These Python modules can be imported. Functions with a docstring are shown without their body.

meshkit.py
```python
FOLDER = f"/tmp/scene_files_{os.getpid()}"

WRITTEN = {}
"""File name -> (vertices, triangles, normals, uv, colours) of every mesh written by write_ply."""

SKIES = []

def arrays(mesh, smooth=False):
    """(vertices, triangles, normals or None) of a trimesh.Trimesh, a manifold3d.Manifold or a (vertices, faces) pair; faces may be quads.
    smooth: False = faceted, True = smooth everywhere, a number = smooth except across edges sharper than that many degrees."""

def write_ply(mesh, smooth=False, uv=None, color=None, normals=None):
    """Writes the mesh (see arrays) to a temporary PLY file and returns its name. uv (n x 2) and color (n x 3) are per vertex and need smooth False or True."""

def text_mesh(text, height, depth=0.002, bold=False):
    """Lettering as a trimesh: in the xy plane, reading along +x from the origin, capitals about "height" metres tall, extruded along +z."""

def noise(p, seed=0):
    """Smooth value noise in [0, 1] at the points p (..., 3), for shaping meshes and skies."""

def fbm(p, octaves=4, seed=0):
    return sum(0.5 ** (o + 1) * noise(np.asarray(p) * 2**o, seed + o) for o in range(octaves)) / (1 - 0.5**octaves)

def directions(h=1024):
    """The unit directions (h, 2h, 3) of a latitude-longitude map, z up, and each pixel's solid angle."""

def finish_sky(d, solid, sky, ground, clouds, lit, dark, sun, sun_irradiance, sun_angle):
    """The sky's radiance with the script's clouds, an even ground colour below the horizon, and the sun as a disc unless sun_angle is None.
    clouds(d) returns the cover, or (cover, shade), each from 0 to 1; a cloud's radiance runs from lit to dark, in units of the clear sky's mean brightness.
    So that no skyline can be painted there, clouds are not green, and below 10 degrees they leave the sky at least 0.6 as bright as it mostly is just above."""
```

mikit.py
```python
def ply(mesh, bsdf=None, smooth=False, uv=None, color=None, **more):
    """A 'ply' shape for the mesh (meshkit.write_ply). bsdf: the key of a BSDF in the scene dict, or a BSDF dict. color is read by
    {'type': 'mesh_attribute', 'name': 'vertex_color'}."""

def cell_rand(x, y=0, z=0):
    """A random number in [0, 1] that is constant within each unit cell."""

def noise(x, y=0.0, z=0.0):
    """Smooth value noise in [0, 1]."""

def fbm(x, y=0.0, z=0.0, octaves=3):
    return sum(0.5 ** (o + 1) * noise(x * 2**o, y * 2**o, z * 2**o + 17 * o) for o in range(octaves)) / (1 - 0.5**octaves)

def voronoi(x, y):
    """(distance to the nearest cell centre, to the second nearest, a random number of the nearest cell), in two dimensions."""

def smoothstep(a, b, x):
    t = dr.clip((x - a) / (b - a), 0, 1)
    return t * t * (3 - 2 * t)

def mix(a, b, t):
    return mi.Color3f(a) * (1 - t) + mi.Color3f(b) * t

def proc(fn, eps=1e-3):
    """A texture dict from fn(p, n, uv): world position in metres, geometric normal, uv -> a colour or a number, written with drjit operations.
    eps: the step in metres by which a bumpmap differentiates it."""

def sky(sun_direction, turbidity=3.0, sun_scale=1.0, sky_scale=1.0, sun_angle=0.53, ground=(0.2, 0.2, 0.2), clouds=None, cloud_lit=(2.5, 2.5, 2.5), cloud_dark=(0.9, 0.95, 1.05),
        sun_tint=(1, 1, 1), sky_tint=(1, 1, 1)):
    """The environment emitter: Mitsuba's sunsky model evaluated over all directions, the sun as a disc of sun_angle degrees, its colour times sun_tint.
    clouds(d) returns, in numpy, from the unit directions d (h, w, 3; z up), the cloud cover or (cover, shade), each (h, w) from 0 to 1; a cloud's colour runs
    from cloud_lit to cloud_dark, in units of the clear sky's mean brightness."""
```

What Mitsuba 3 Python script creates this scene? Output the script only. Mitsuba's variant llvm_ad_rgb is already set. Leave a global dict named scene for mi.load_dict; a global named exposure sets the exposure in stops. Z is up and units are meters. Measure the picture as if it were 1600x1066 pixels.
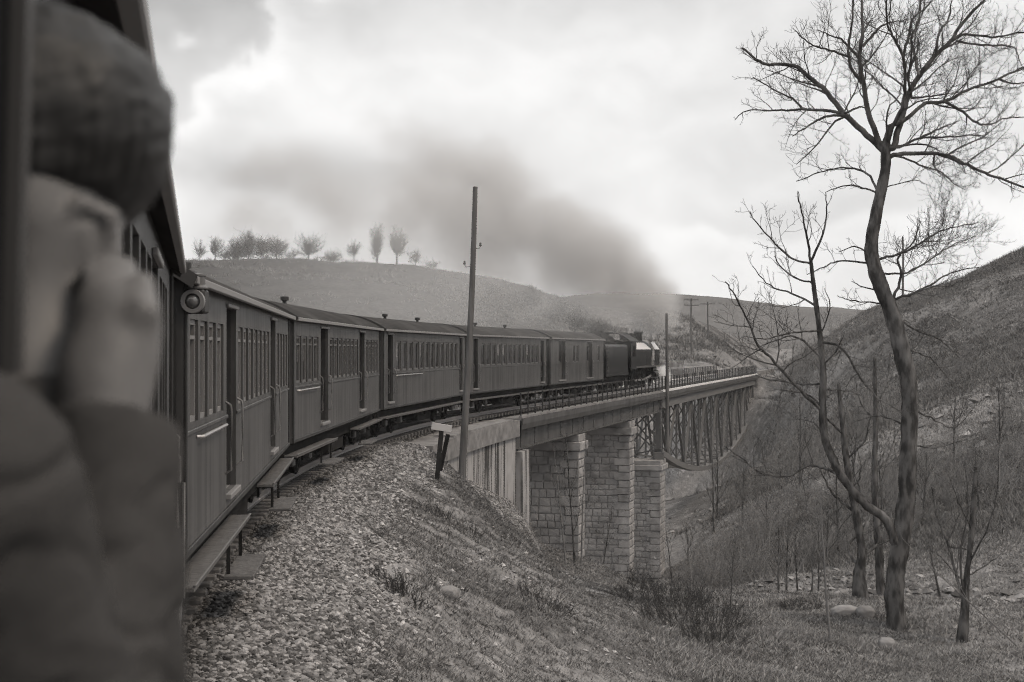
import math, random
import numpy as np, trimesh, manifold3d as m3, mitsuba as mi, drjit as dr
import shapely, shapely.geometry as sg
from scipy.interpolate import RBFInterpolator
from scipy.spatial import cKDTree
import mikit, meshkit
from mikit import noise, fbm, voronoi, smoothstep, mix, proc

T = mi.ScalarTransform4f
scene, labels = {}, {}
CAM_Z = 2.83            # the photographer's eye above the rail heads (z = 0)
F = 2400.0              # focal length in pixels of the 1600 px wide photograph

# ------------------------------------------------------------------ camera, sky, exposure, air
scene['camera'] = {
    'type': 'thinlens', 'fov': 2 * math.degrees(math.atan(800 / F)), 'fov_axis': 'x',
    'aperture_radius': 0.0042, 'focus_distance': 34.0, 'near_clip': 0.05, 'far_clip': 9000.0,
    'to_world': T().look_at(origin=[0, 0, CAM_Z], target=[0, 100, CAM_Z + 100 * 14.0 / F], up=[0, 0, 1]),
    'medium': {'type': 'ref', 'id': 'air'},
}
exposure = 2.25


LIT, DARK = 3.7, 0.95


def cloud_field(d):
    """Broken overcast: brighter overhead than near the horizon, as such skies are."""
    az = np.degrees(np.arctan2(d[..., 0], d[..., 1]))
    el = np.degrees(np.arcsin(np.clip(d[..., 2], -1, 1)))
    ss = lambda a, b, x: (lambda t: t * t * (3 - 2 * t))(np.clip((x - a) / (b - a), 0, 1))
    p = d / np.maximum(d[..., 2:3] + 0.22, 0.1)
    big = meshkit.fbm(np.stack([p[..., 0] * 2.6, p[..., 1] * 2.6, p[..., 0] * 0 + 3.7], -1), 5, seed=3) - .5
    wx = (meshkit.fbm(np.stack([az * .3, el * .3, az * 0 + 4.4], -1), 4, seed=31) - .5) * 3.0
    wy = (meshkit.fbm(np.stack([az * .3, el * .3, az * 0 + 8.4], -1), 4, seed=32) - .5) * 3.0
    wisp = meshkit.fbm(np.stack([(az + wx) * .15, (el + wy) * .32, az * 0 + 1.3], -1), 6, seed=11) - .5
    puff = meshkit.fbm(np.stack([(az + wx) * .40, (el + wy) * .60, az * 0 + 7.1], -1), 6, seed=23) - .5
    bil = np.abs(meshkit.fbm(np.stack([(az + wx) * .55, (el + wy) * .75, az * 0 + 2.2], -1), 4, seed=27) - .5) * 2
    val = 1.70 - .45 * big - .72 * wisp - .42 * puff + .16 * (bil - .25)
    ed = puff * 6.0 + wisp * 3.0
    inview = ss(40, 22, np.abs(az))
    edge = 9.3 + (az + 13.0) * 0.60 + ed                      # cumulus edge in the upper left, grey sheet above it
    sheet = ss(-0.3, 1.1, el - edge) * ss(-3.0, -6.0, az + ed * .4)
    val = val + inview * (-.42 * sheet + .18 * ss(-2.2, -0.1, el - edge) * (1 - ss(0, .5, el - edge)) * ss(-3, -6, az))
    val = val + inview * .16 * np.exp(-((az + 3.0) / 7.0) ** 2 - ((el - 9.4) / 2.6) ** 2)
    bar = np.exp(-((az + 9.5) / 5.5) ** 2 - ((el - 6.6 + ed * .22) / 0.95) ** 2)
    val = val - .42 * bar * inview
    top = 4.9 + 0.9 * np.sin(az * 0.42 + .6) + ed * 0.45           # bright low bank on the right
    bank = ss(0.35, -0.35, el - top) * ss(3.0, 6.5, az + ed * .3)
    val = val + inview * (.34 * bank - .10 * ss(0.0, 1.0, el - top) * ss(7, 1, el - top) * ss(4, 8, az))
    val = val - .18 * inview * ss(10, 14, el)
    val = np.clip(val, 1.0, 2.08) * (1 + 0.95 * ss(12, 70, el))
    return np.ones_like(az), np.clip((LIT - val) / (LIT - DARK), 0, 1)


SUN = (0.55, -0.25, 0.80)
scene['sky'] = mikit.sky(SUN, turbidity=4, sun_scale=0.20, sun_angle=14, clouds=cloud_field, ground=(0.16, 0.158, 0.156),
                         cloud_lit=(LIT * 1.004, LIT, LIT * 0.992), cloud_dark=(DARK * 1.004, DARK, DARK * 0.992), sun_tint=(1.0, 1.02, 1.08))
scene['air'] = {'type': 'homogeneous', 'albedo': {'type': 'rgb', 'value': [0.95, 0.948, 0.945]}, 'sigma_t': 0.00020}

# ------------------------------------------------------------------ naming helpers
used = {}


def numbered(name, parent=None):
    base = f'{parent}__{name}' if parent else name
    n = used.get(base, 0)
    used[base] = n + 1
    return base if n == 0 else f'{base}_{n:03d}'


def thing(name, label, cat, group=None):
    k = numbered(name)
    labels[k] = {'label': label, 'category': cat}
    if group:
        labels[k]['group'] = group
    return k


def shape(mesh, mat, smooth=False, color=None):
    return mikit.ply(mesh, 'mat_' + mat, smooth=smooth, color=color)


def put(name, sh, parent=None, to_world=None, label=None):
    k = numbered(name, parent)
    d = dict(sh)
    if to_world is not None:
        d['to_world'] = to_world
    scene[k] = d
    if label:
        labels.setdefault(k, {})['label'] = label
    return k


def part(name, mesh, mat, parent=None, smooth=False, to_world=None, label=None, color=None):
    return put(name, shape(mesh, mat, smooth, color), parent, to_world, label)


def solo(name, mesh, mat, label, cat, smooth=False, group=None, color=None, kind=None, to_world=None):
    k = part(name, mesh, mat, None, smooth, to_world, None, color)
    labels[k] = {'label': label}
    if cat:
        labels[k]['category'] = cat
    if group:
        labels[k]['group'] = group
    if kind:
        labels[k]['kind'] = kind
    return k


def struct(name, mesh, mat, label, smooth=False, color=None):
    k = part(name, mesh, mat, None, smooth, None, None, color)
    labels[k] = {'label': label, 'kind': 'structure'}
    return k


def stuff_part(name, mesh, mat, parent, smooth=False, color=None):
    k = part(name, mesh, mat, parent, smooth, None, None, color)
    labels.setdefault(k, {})['kind'] = 'stuff'
    return k


# ------------------------------------------------------------------ mesh helpers
def cat(ms):
    v, f, o = [], [], 0
    for m in ms:
        mv, mf = (m.vertices, m.faces) if hasattr(m, 'vertices') else m
        v.append(np.asarray(mv, float)); f.append(np.asarray(mf, int) + o); o += len(mv)
    return trimesh.Trimesh(np.vstack(v), np.vstack(f), process=False)


def box(x0, x1, y0, y1, z0, z1):
    v = np.array([[x, y, z] for x in (x0, x1) for y in (y0, y1) for z in (z0, z1)], float)
    f = np.array([[0, 1, 3], [0, 3, 2], [4, 6, 7], [4, 7, 5], [0, 4, 5], [0, 5, 1], [2, 3, 7], [2, 7, 6], [0, 2, 6], [0, 6, 4], [1, 5, 7], [1, 7, 3]])
    return trimesh.Trimesh(v, f, process=False)


def cbox(x0, x1, y0, y1, z0, z1, c=0.01):
    pts = []
    for x, sx in ((x0, 1), (x1, -1)):
        for y, sy in ((y0, 1), (y1, -1)):
            for z, sz in ((z0, 1), (z1, -1)):
                pts += [(x + sx * c, y + sy * c, z), (x + sx * c, y, z + sz * c), (x, y + sy * c, z + sz * c)]
    return trimesh.convex.convex_hull(np.array(pts))


def frame_of(p):
    t = np.gradient(p, axis=0)
    t /= np.linalg.norm(t, axis=1, keepdims=True) + 1e-12
    ref = np.array([0.0, 0, 1.0]) if abs(t[:, 2]).mean() < 0.8 else np.array([1.0, 0.2, 0])
    a = np.cross(t, ref)
    a /= np.linalg.norm(a, axis=1, keepdims=True) + 1e-12
    return a, np.cross(t, a)


def tube(points, radii, sides=6, caps=True):
    p = np.asarray(points, float)
    r = np.broadcast_to(np.asarray(radii, float), (len(p),))
    a, b = frame_of(p)
    ang = np.arange(sides) * 2 * np.pi / sides
    v = p[:, None] + r[:, None, None] * (np.cos(ang)[None, :, None] * a[:, None] + np.sin(ang)[None, :, None] * b[:, None])
    n = len(p)
    i, j = np.meshgrid(np.arange(n - 1), np.arange(sides), indexing='ij')
    q = np.stack([i * sides + j, i * sides + (j + 1) % sides, (i + 1) * sides + (j + 1) % sides, (i + 1) * sides + j], -1).reshape(-1, 4)
    f = np.vstack([q[:, [0, 2, 1]], q[:, [0, 3, 2]]])
    v = v.reshape(-1, 3)
    if caps:
        v = np.vstack([v, p[:1], p[-1:]])
        k = np.arange(sides)
        f = np.vstack([f, np.stack([np.full(sides, n * sides), k, (k + 1) % sides], 1),
                       np.stack([np.full(sides, n * sides + 1), (n - 1) * sides + (k + 1) % sides, (n - 1) * sides + k], 1)])
    return trimesh.Trimesh(v, f, process=False)


def tubes(P, R, sides=3):
    """Many tubes at once: P (n, k, 3), R (n, k)."""
    P, R = np.asarray(P, float), np.asarray(R, float)
    n, k, _ = P.shape
    t = np.gradient(P, axis=1)
    t /= np.linalg.norm(t, axis=2, keepdims=True) + 1e-12
    ref = np.where(np.abs(t[:, :1, 2:]).repeat(k, 1) < 0.85, np.array([0, 0, 1.0]), np.array([1.0, 0.1, 0]))
    a = np.cross(t, ref); a /= np.linalg.norm(a, axis=2, keepdims=True) + 1e-12
    b = np.cross(t, a)
    ang = np.arange(sides) * 2 * np.pi / sides
    v = P[:, :, None] + R[:, :, None, None] * (np.cos(ang)[None, None, :, None] * a[:, :, None] + np.sin(ang)[None, None, :, None] * b[:, :, None])
    i, j = np.meshgrid(np.arange(k - 1), np.arange(sides), indexing='ij')
    q = np.stack([i * sides + j, i * sides + (j + 1) % sides, (i + 1) * sides + (j + 1) % sides, (i + 1) * sides + j], -1).reshape(-1, 4)
    f = np.vstack([q[:, [0, 2, 1]], q[:, [0, 3, 2]]])
    f = (f[None] + (np.arange(n) * k * sides)[:, None, None]).reshape(-1, 3)
    return v.reshape(-1, 3), f


def beam(p0, p1, w, h, up=(0, 0, 1)):
    """A rectangular bar from p0 to p1, w wide (sideways), h high."""
    p0, p1 = np.asarray(p0, float), np.asarray(p1, float)
    t = (p1 - p0) / np.linalg.norm(p1 - p0)
    a = np.cross(t, np.asarray(up, float)); a /= np.linalg.norm(a)
    b = np.cross(a, t)
    v = np.array([p + sa * a * w / 2 + sb * b * h / 2 for p in (p0, p1) for sa in (-1, 1) for sb in (-1, 1)])
    f = np.array([[0, 1, 3], [0, 3, 2], [4, 6, 7], [4, 7, 5], [0, 4, 5], [0, 5, 1], [2, 3, 7], [2, 7, 6], [0, 2, 6], [0, 6, 4], [1, 5, 7], [1, 7, 3]])
    return trimesh.Trimesh(v, f[:, ::-1], process=False)


def sweep(pts_sn, prof):
    """Sweep the closed (n, z) profile along the track at the chainages given."""
    S = np.asarray(pts_sn, float)
    prof = np.asarray(prof, float)
    k = len(prof)
    V = np.array([[*track_xy(s, n), z + grade(s)] for s in S for n, z in prof])
    i, j = np.meshgrid(np.arange(len(S) - 1), np.arange(k), indexing='ij')
    q = np.stack([i * k + j, i * k + (j + 1) % k, (i + 1) * k + (j + 1) % k, (i + 1) * k + j], -1).reshape(-1, 4)
    f = np.vstack([q[:, [0, 1, 2]], q[:, [0, 2, 3]]])
    cap = np.array(trimesh.creation.triangulate_polygon(sg.Polygon(prof), engine='earcut')[1])
    tri = cap[:, ::-1]
    f = np.vstack([f, tri, cap + (len(S) - 1) * k])
    m = trimesh.Trimesh(V, f, process=False)
    if m.volume < 0:
        m.faces = m.faces[:, ::-1]
    return m


def slab(poly, a0, a1, axis='x'):
    """Extrude a shapely polygon given in (y, z) along x from a0 to a1 (axis 'x'), or given in (x, z) along y."""
    m = trimesh.creation.extrude_polygon(poly, a1 - a0, engine='earcut')
    v = np.array(m.vertices)
    if axis == 'x':
        m.vertices = np.stack([v[:, 2] + a0, v[:, 0], v[:, 1]], 1)
        return m
    m.vertices = np.stack([v[:, 0], v[:, 2] + a0, v[:, 1]], 1)
    m.faces = m.faces[:, ::-1]
    return m


def at(px, py, d):
    """The point d metres ahead of the camera in the direction of a point of the photograph."""
    return np.array([(px - 800) / F * d, d, CAM_Z + (547 - py) / F * d])


# ------------------------------------------------------------------ the line of the track
DS = 0.25
SS = np.arange(-90, 420, DS)
TH0, K0, S1, EASE = math.radians(-8.184), math.radians(0.3537), 56.7, 12.0
_k = np.where(SS < S1, K0, K0 * np.clip(1 - (SS - S1) / EASE, 0, 1))
_z = int(round(90 / DS))
TH = np.cumsum(_k) * DS
TH = TH - TH[_z] + TH0
TX = np.cumsum(np.sin(TH)) * DS
TY = np.cumsum(np.cos(TH)) * DS
TX, TY = TX - TX[_z] - 4.363, TY - TY[_z] + 13.137


def track(s):
    return np.interp(s, SS, TX), np.interp(s, SS, TY), np.interp(s, SS, TH)


def grade(s):
    return 0.0


def track_xy(s, n):
    x, y, t = track(s)
    return x + n * math.cos(t), y - n * math.sin(t)


def tp(s, n, z):
    x, y = track_xy(s, n)
    return np.array([x, y, z])


_tree = cKDTree(np.stack([TX, TY], 1))


def to_track(x, y):
    """(chainage, offset to the right) of points."""
    x, y = np.asarray(x, float), np.asarray(y, float)
    _, i = _tree.query(np.stack([x.ravel(), y.ravel()], 1))
    dx, dy = x.ravel() - TX[i], y.ravel() - TY[i]
    s = SS[i] + dx * np.sin(TH[i]) + dy * np.cos(TH[i])
    n = dx * np.cos(TH[i]) - dy * np.sin(TH[i])
    return s.reshape(x.shape), n.reshape(x.shape)


# ------------------------------------------------------------------ materials (neutral, slightly warm greys: the film is black and white)
def grey(v):
    return [v * 1.025, v * 0.99, v * 0.978]


def rgb(v):
    return {'type': 'rgb', 'value': grey(v)}


def principled(name, v, rough=0.7, spec=0.3, metallic=0.0, clearcoat=0.0):
    scene['mat_' + name] = {'type': 'twosided', 'bsdf': {'type': 'principled', 'base_color': v if isinstance(v, dict) else rgb(v), 'roughness': rough, 'specular': spec, 'metallic': metallic, 'clearcoat': clearcoat}}


def g3(v):
    return mi.Color3f(v * 1.025, v * 0.99, v * 0.978)


def diffuse(name, v, bump=None, scale=1.0):
    b = {'type': 'diffuse', 'reflectance': v if isinstance(v, dict) else rgb(v)}
    if bump is not None:
        b = {'type': 'bumpmap', 'arbitrary': bump, 'scale': scale, 'bsdf': b}
    scene['mat_' + name] = {'type': 'twosided', 'bsdf': b}


def f_paint(p, n, uv):      # old carriage paint: vertical boards, soot and rain streaks
    streak = noise((p.x + p.y * 0.9) * 9.0, p.z * 0.7, 1.0)
    blotch = fbm(p.x * 1.1, p.y * 1.1, p.z * 1.3, 3)
    fine = noise((p.x + p.y) * 40.0, p.z * 6.0, 0.0)
    return g3((0.050 + 0.012 * smoothstep(1.7, 1.0, p.z + 0.25 * blotch)) * (0.45 + 0.55 * streak + 0.55 * blotch + 0.14 * fine))


def f_dark(p, n, uv):
    return g3(0.030 * (0.6 + 0.8 * fbm(p.x * 3, p.y * 3, p.z * 3, 3)))


def f_roof(p, n, uv):
    return g3(0.055 * (0.55 + 0.9 * fbm(p.x * 0.8, p.y * 0.8, p.z * 2, 4)))


def f_own(p, n, uv):
    return g3(0.030 * (0.5 + 0.5 * noise(p.y * 14.0, p.z * 0.5, 1.0) + 0.5 * fbm(p.y * 1.3, p.z * 1.3, 2.0, 3)))


def f_concrete(p, n, uv):   # board-marked wall with long rain stains
    run = noise((p.x + p.y) * 1.9, p.z * 0.10, 2.0)
    run2 = noise((p.x + p.y) * 4.6, p.z * 0.25, 5.0)
    st = smoothstep(0.44, 0.66, 0.5 * run + 0.5 * run2 + 0.12 * (fbm(p.x * 3, p.y * 3, p.z * 1.5, 3) - 0.5))
    return g3((0.33 + 0.12 * (fbm(p.x * 2, p.y * 2, p.z * 2, 3) - 0.5)) * (1 - 0.80 * st))


def f_coping(p, n, uv):
    return g3(0.20 * (0.5 + 1.0 * fbm(p.x * 2.2, p.y * 2.2, p.z * 3.0, 3)))


def f_rubble(p, n, uv):
    return g3(0.26 * (0.40 + 1.2 * fbm(p.x * 1.4, p.y * 1.4, p.z * 1.4, 4)))


def f_mortar(p, n, uv):
    return g3(0.22 * (0.6 + 0.8 * fbm(p.x * 2, p.y * 2, p.z * 2, 3)))


def f_quoin(p, n, uv):
    return g3(0.29 * (0.35 + 1.2 * fbm(p.x * 1.9, p.y * 1.9, p.z * 1.3, 4)))


def f_iron(p, n, uv):
    return g3(0.062 * (0.5 + 1.0 * fbm(p.x * 1.7, p.y * 1.7, p.z * 0.9, 3)))


def f_wood(p, n, uv):
    return g3(0.115 * (0.5 + 0.6 * noise(p.x * 24.0, p.y * 24.0, p.z * 0.9) + 0.4 * fbm(p.x * 3, p.y * 3, p.z * 1.2, 3)))


def f_bark(p, n, uv):
    a = fbm(p.x * 9.0, p.y * 9.0, p.z * 2.6, 4)
    b = fbm(p.x * 1.6, p.y * 1.6, p.z * 0.8, 3)
    return g3(0.034 + 0.075 * smoothstep(0.30, 0.72, a) + 0.04 * smoothstep(0.52, 0.72, b))


def f_ground(p, n, uv):
    a = fbm(p.x * 0.05, p.y * 0.05, 1.0, 4)
    b = fbm(p.x * 0.33, p.y * 0.33, 4.0, 4)
    c = fbm(p.x * 2.4, p.y * 2.4, 9.0, 4)
    e = fbm(p.x * 11.0, p.y * 11.0, 2.0, 3)
    far = smoothstep(45, 130, p.y)
    scrub = smoothstep(0.47, 0.60, 0.5 * a + 0.5 * b)
    base = 0.185 * (0.25 + 0.75 * c + 0.75 * e)
    base = base * (1 - 0.55 * scrub * (0.45 + 0.55 * smoothstep(0.35, 0.62, c)))
    # bare pale patches of stone and dry grass
    pale = smoothstep(0.60, 0.70, 0.45 * b + 0.55 * c)
    base = base + 0.12 * pale * (0.4 + 0.6 * e)
    # dark heath on the eastern hillside
    heath = smoothstep(18, 40, p.x + 0.0 * p.y) * smoothstep(-3.0, 3.0, p.z + 6 * (b - 0.5)) * smoothstep(60, 100, p.y)
    base = base * (1 - 0.42 * heath * smoothstep(0.40, 0.58, 0.35 * c + 0.65 * fbm(p.x * 0.16, p.y * 0.16, 3.0, 3)))
    # grazed meadow on the western hill: even
    meadow = smoothstep(14, -6, p.x - 0.05 * (p.y - 100)) * smoothstep(90, 130, p.y)
    base = base * (1 - meadow) + meadow * 0.046 * (0.25 + 0.75 * c + 0.55 * b + 0.35 * e)
    # far ridge
    ridge = smoothstep(330, 460, p.y)
    base = base * (1 - ridge) + ridge * 0.10 * (0.7 + 0.6 * fbm(p.x * 0.02, p.y * 0.02, 7.0, 4))
    return g3(base)


def f_ballast(p, n, uv):
    return g3(0.10 * (0.4 + 1.0 * fbm(p.x * 14, p.y * 14, p.z * 14, 2)))


diffuse('paint', proc(f_paint)); scene['mat_paint']['bsdf'] = {'type': 'principled', 'base_color': proc(f_paint), 'roughness': 0.48, 'specular': 0.35}
principled('own_paint', proc(f_own), 0.5, 0.35)
principled('dark_paint', proc(f_dark), 0.55, 0.3)
diffuse('roof_felt', proc(f_roof))
principled('trim', 0.16, 0.5, 0.4)
principled('sash_wood', 0.045, 0.6, 0.25)
principled('own_frame', 0.15, 0.5, 0.35)
principled('bright_metal', 0.36, 0.4, 0.5, 0.7)
principled('frame_wood', 0.10, 0.5, 0.35)
principled('light_frame', 0.15, 0.55, 0.35)
diffuse('underframe', proc(f_dark))
diffuse('plank', proc(f_wood))
diffuse('interior', 0.06)
diffuse('blind', 0.30)
scene['mat_pane_glass'] = {'type': 'thindielectric'}
diffuse('concrete', proc(f_concrete)); diffuse('coping', proc(f_coping)); diffuse('rubble', proc(f_rubble)); diffuse('mortar', proc(f_mortar)); diffuse('quoin', proc(f_quoin))
principled('iron', proc(f_iron), 0.6, 0.3); principled('truss_iron', 0.115, 0.6, 0.3)
principled('rail_steel', 0.55, 0.28, 0.6, 0.9)
principled('loco_black', 0.012, 0.5, 0.3, 0.0, 0.0)
principled('loco_sky_sheen', 0.66, 0.45, 0.5, 0.5)  # pale base colour paints in the sky reflected by the black engine
diffuse('coal', 0.015)
diffuse('bark', proc(f_bark)); diffuse('twig', 0.07); diffuse('pale_twig', 0.17); diffuse('pale_stem', 0.10); diffuse('brush', 0.052); diffuse('far_twig', 0.055); diffuse('thicket_twig', 0.18)
diffuse('ground', proc(f_ground)); diffuse('ballast', proc(f_ballast))
diffuse('white_board', 0.45); diffuse('skylit_kerb', 0.62)  # truss kerb colour raised to paint in the skylight on the deck edge
scene['mat_vertex_grey'] = {'type': 'twosided', 'bsdf': {'type': 'diffuse', 'reflectance': {'type': 'mesh_attribute', 'name': 'vertex_color'}}}
scene['mat_lens_glass'] = {'type': 'principled', 'base_color': rgb(0.10), 'roughness': 0.08, 'specular': 0.8, 'clearcoat': 1.0}

# ------------------------------------------------------------------ terrain: one sheet out to the horizon
LAND = [  # points of the valley: (across, ahead, height)
    at(1400, 985, 45), at(1345, 940, 54), at(1505, 1000, 44), at(1600, 1045, 40), at(1600, 955, 62), at(1500, 945, 61), at(1320, 925, 68), at(1170, 905, 78),
    at(1042, 915, 112), at(985, 918, 101), at(905, 868, 86), at(1060, 832, 138), at(1100, 775, 165), at(1190, 745, 178), at(1290, 800, 100), at(1450, 860, 78),
    at(985, 930, 80), at(985, 930, 90), at(1040, 930, 60), at(1040, 930, 80), at(1040, 926, 100), at(905, 890, 80), at(1100, 950, 50), at(1100, 942, 65), at(1100, 930, 80), at(950, 912, 90), at(950, 912, 97), at(985, 945, 70),
    at(1600, 860, 76), at(1500, 745, 100), at(1600, 700, 105), at(1320, 690, 125), at(1220, 640, 178), at(1600, 395, 190), at(1550, 418, 196), at(1500, 440, 203),
    at(1400, 472, 220), at(1310, 494, 238), at(1260, 570, 205), at(1350, 600, 160), at(1500, 590, 140), at(1600, 550, 140), at(1800, 330, 185), at(1800, 560, 120), at(1800, 800, 70),
    at(1110, 497, 262), at(1040, 492, 262), at(1180, 505, 250), at(1150, 560, 225), at(1060, 565, 215),
    at(300, 411, 262), at(450, 407, 262), at(550, 408, 262), at(650, 414, 262), at(700, 422, 262), at(760, 434, 260), at(830, 452, 258), at(880, 476, 256), at(930, 502, 254), at(1000, 514, 252),
    at(300, 445, 215), at(600, 450, 215), at(820, 500, 215), at(100, 400, 262), at(-200, 390, 262),
]
LAND += [np.array(p, float) for p in [
    (-14, 20, 0.2), (-14, 50, 0.6), (-30, 30, 2.0), (-30, 70, 3.0), (-60, 40, 5.0), (-60, 110, 8.0), (-16, 85, -2.5), (-12, 108, -10.0), (-8, 130, -13.5), (-10, 160, -9.0), (0, 185, -3.0),
    (-40, 140, 3.0), (-40, 175, 8.0), (-90, 180, 14.0), (2, 112, -14.6), (8, 130, -14.8), (14, 150, -13.0), (5, 148, -13.5), (10, 205, 0.8), (22, 205, 0.4), (31, 190, -1.2), (40, 200, -2.0),
    (-14, -10, 0.2), (-10, -40, 0.0), (12, -20, -4.5), (12, 10, -5.0), (10, 30, -5.2), (26, 30, -5.6), (30, 0, -5.4), (50, 40, -4.0), (60, 10, -3.0), (-50, -40, 3.0), (50, -50, -2.0),
    (0, 330, 3.0), (-60, 330, 12.0), (-150, 300, 14.0), (60, 330, 4.0), (130, 330, 6.0), (130, 250, 14.0), (150, 120, 12.0), (110, 60, 2.0), (150, 0, 6.0), (-150, 0, 12.0), (0, -150, 4.0), (-100, -150, 8.0), (100, -150, 4.0),
]]
LAND = np.array(LAND)
_rbf = RBFInterpolator(LAND[:, :2], LAND[:, 2], kernel='linear', smoothing=0.1)
_rbf2 = RBFInterpolator(LAND[:, :2], LAND[:, 2], kernel='thin_plate_spline', smoothing=0.4)


def smax(a, b, k):
    h = np.clip(0.5 + 0.5 * (a - b) / k, 0, 1)
    return b * (1 - h) + a * h + k * h * (1 - h)


def ss(a, b, x):
    t = np.clip((x - a) / (b - a), 0, 1)
    return t * t * (3 - 2 * t)


def far_land(x, y):
    az = np.degrees(np.arctan2(x, y))
    r = np.hypot(x, y)
    crest = 21 + 9.5 * ss(13, 5.5, az) - 14 * ss(4, -4, az) + 10 * ss(20, 40, np.abs(az)) + 4 * (meshkit.fbm(np.stack([az * 0.25, az * 0, az * 0], -1), 4, seed=5) - .5)
    h = crest * ss(420, 820, r) - 20 * ss(900, 1500, r)
    return h + 2.0


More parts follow.
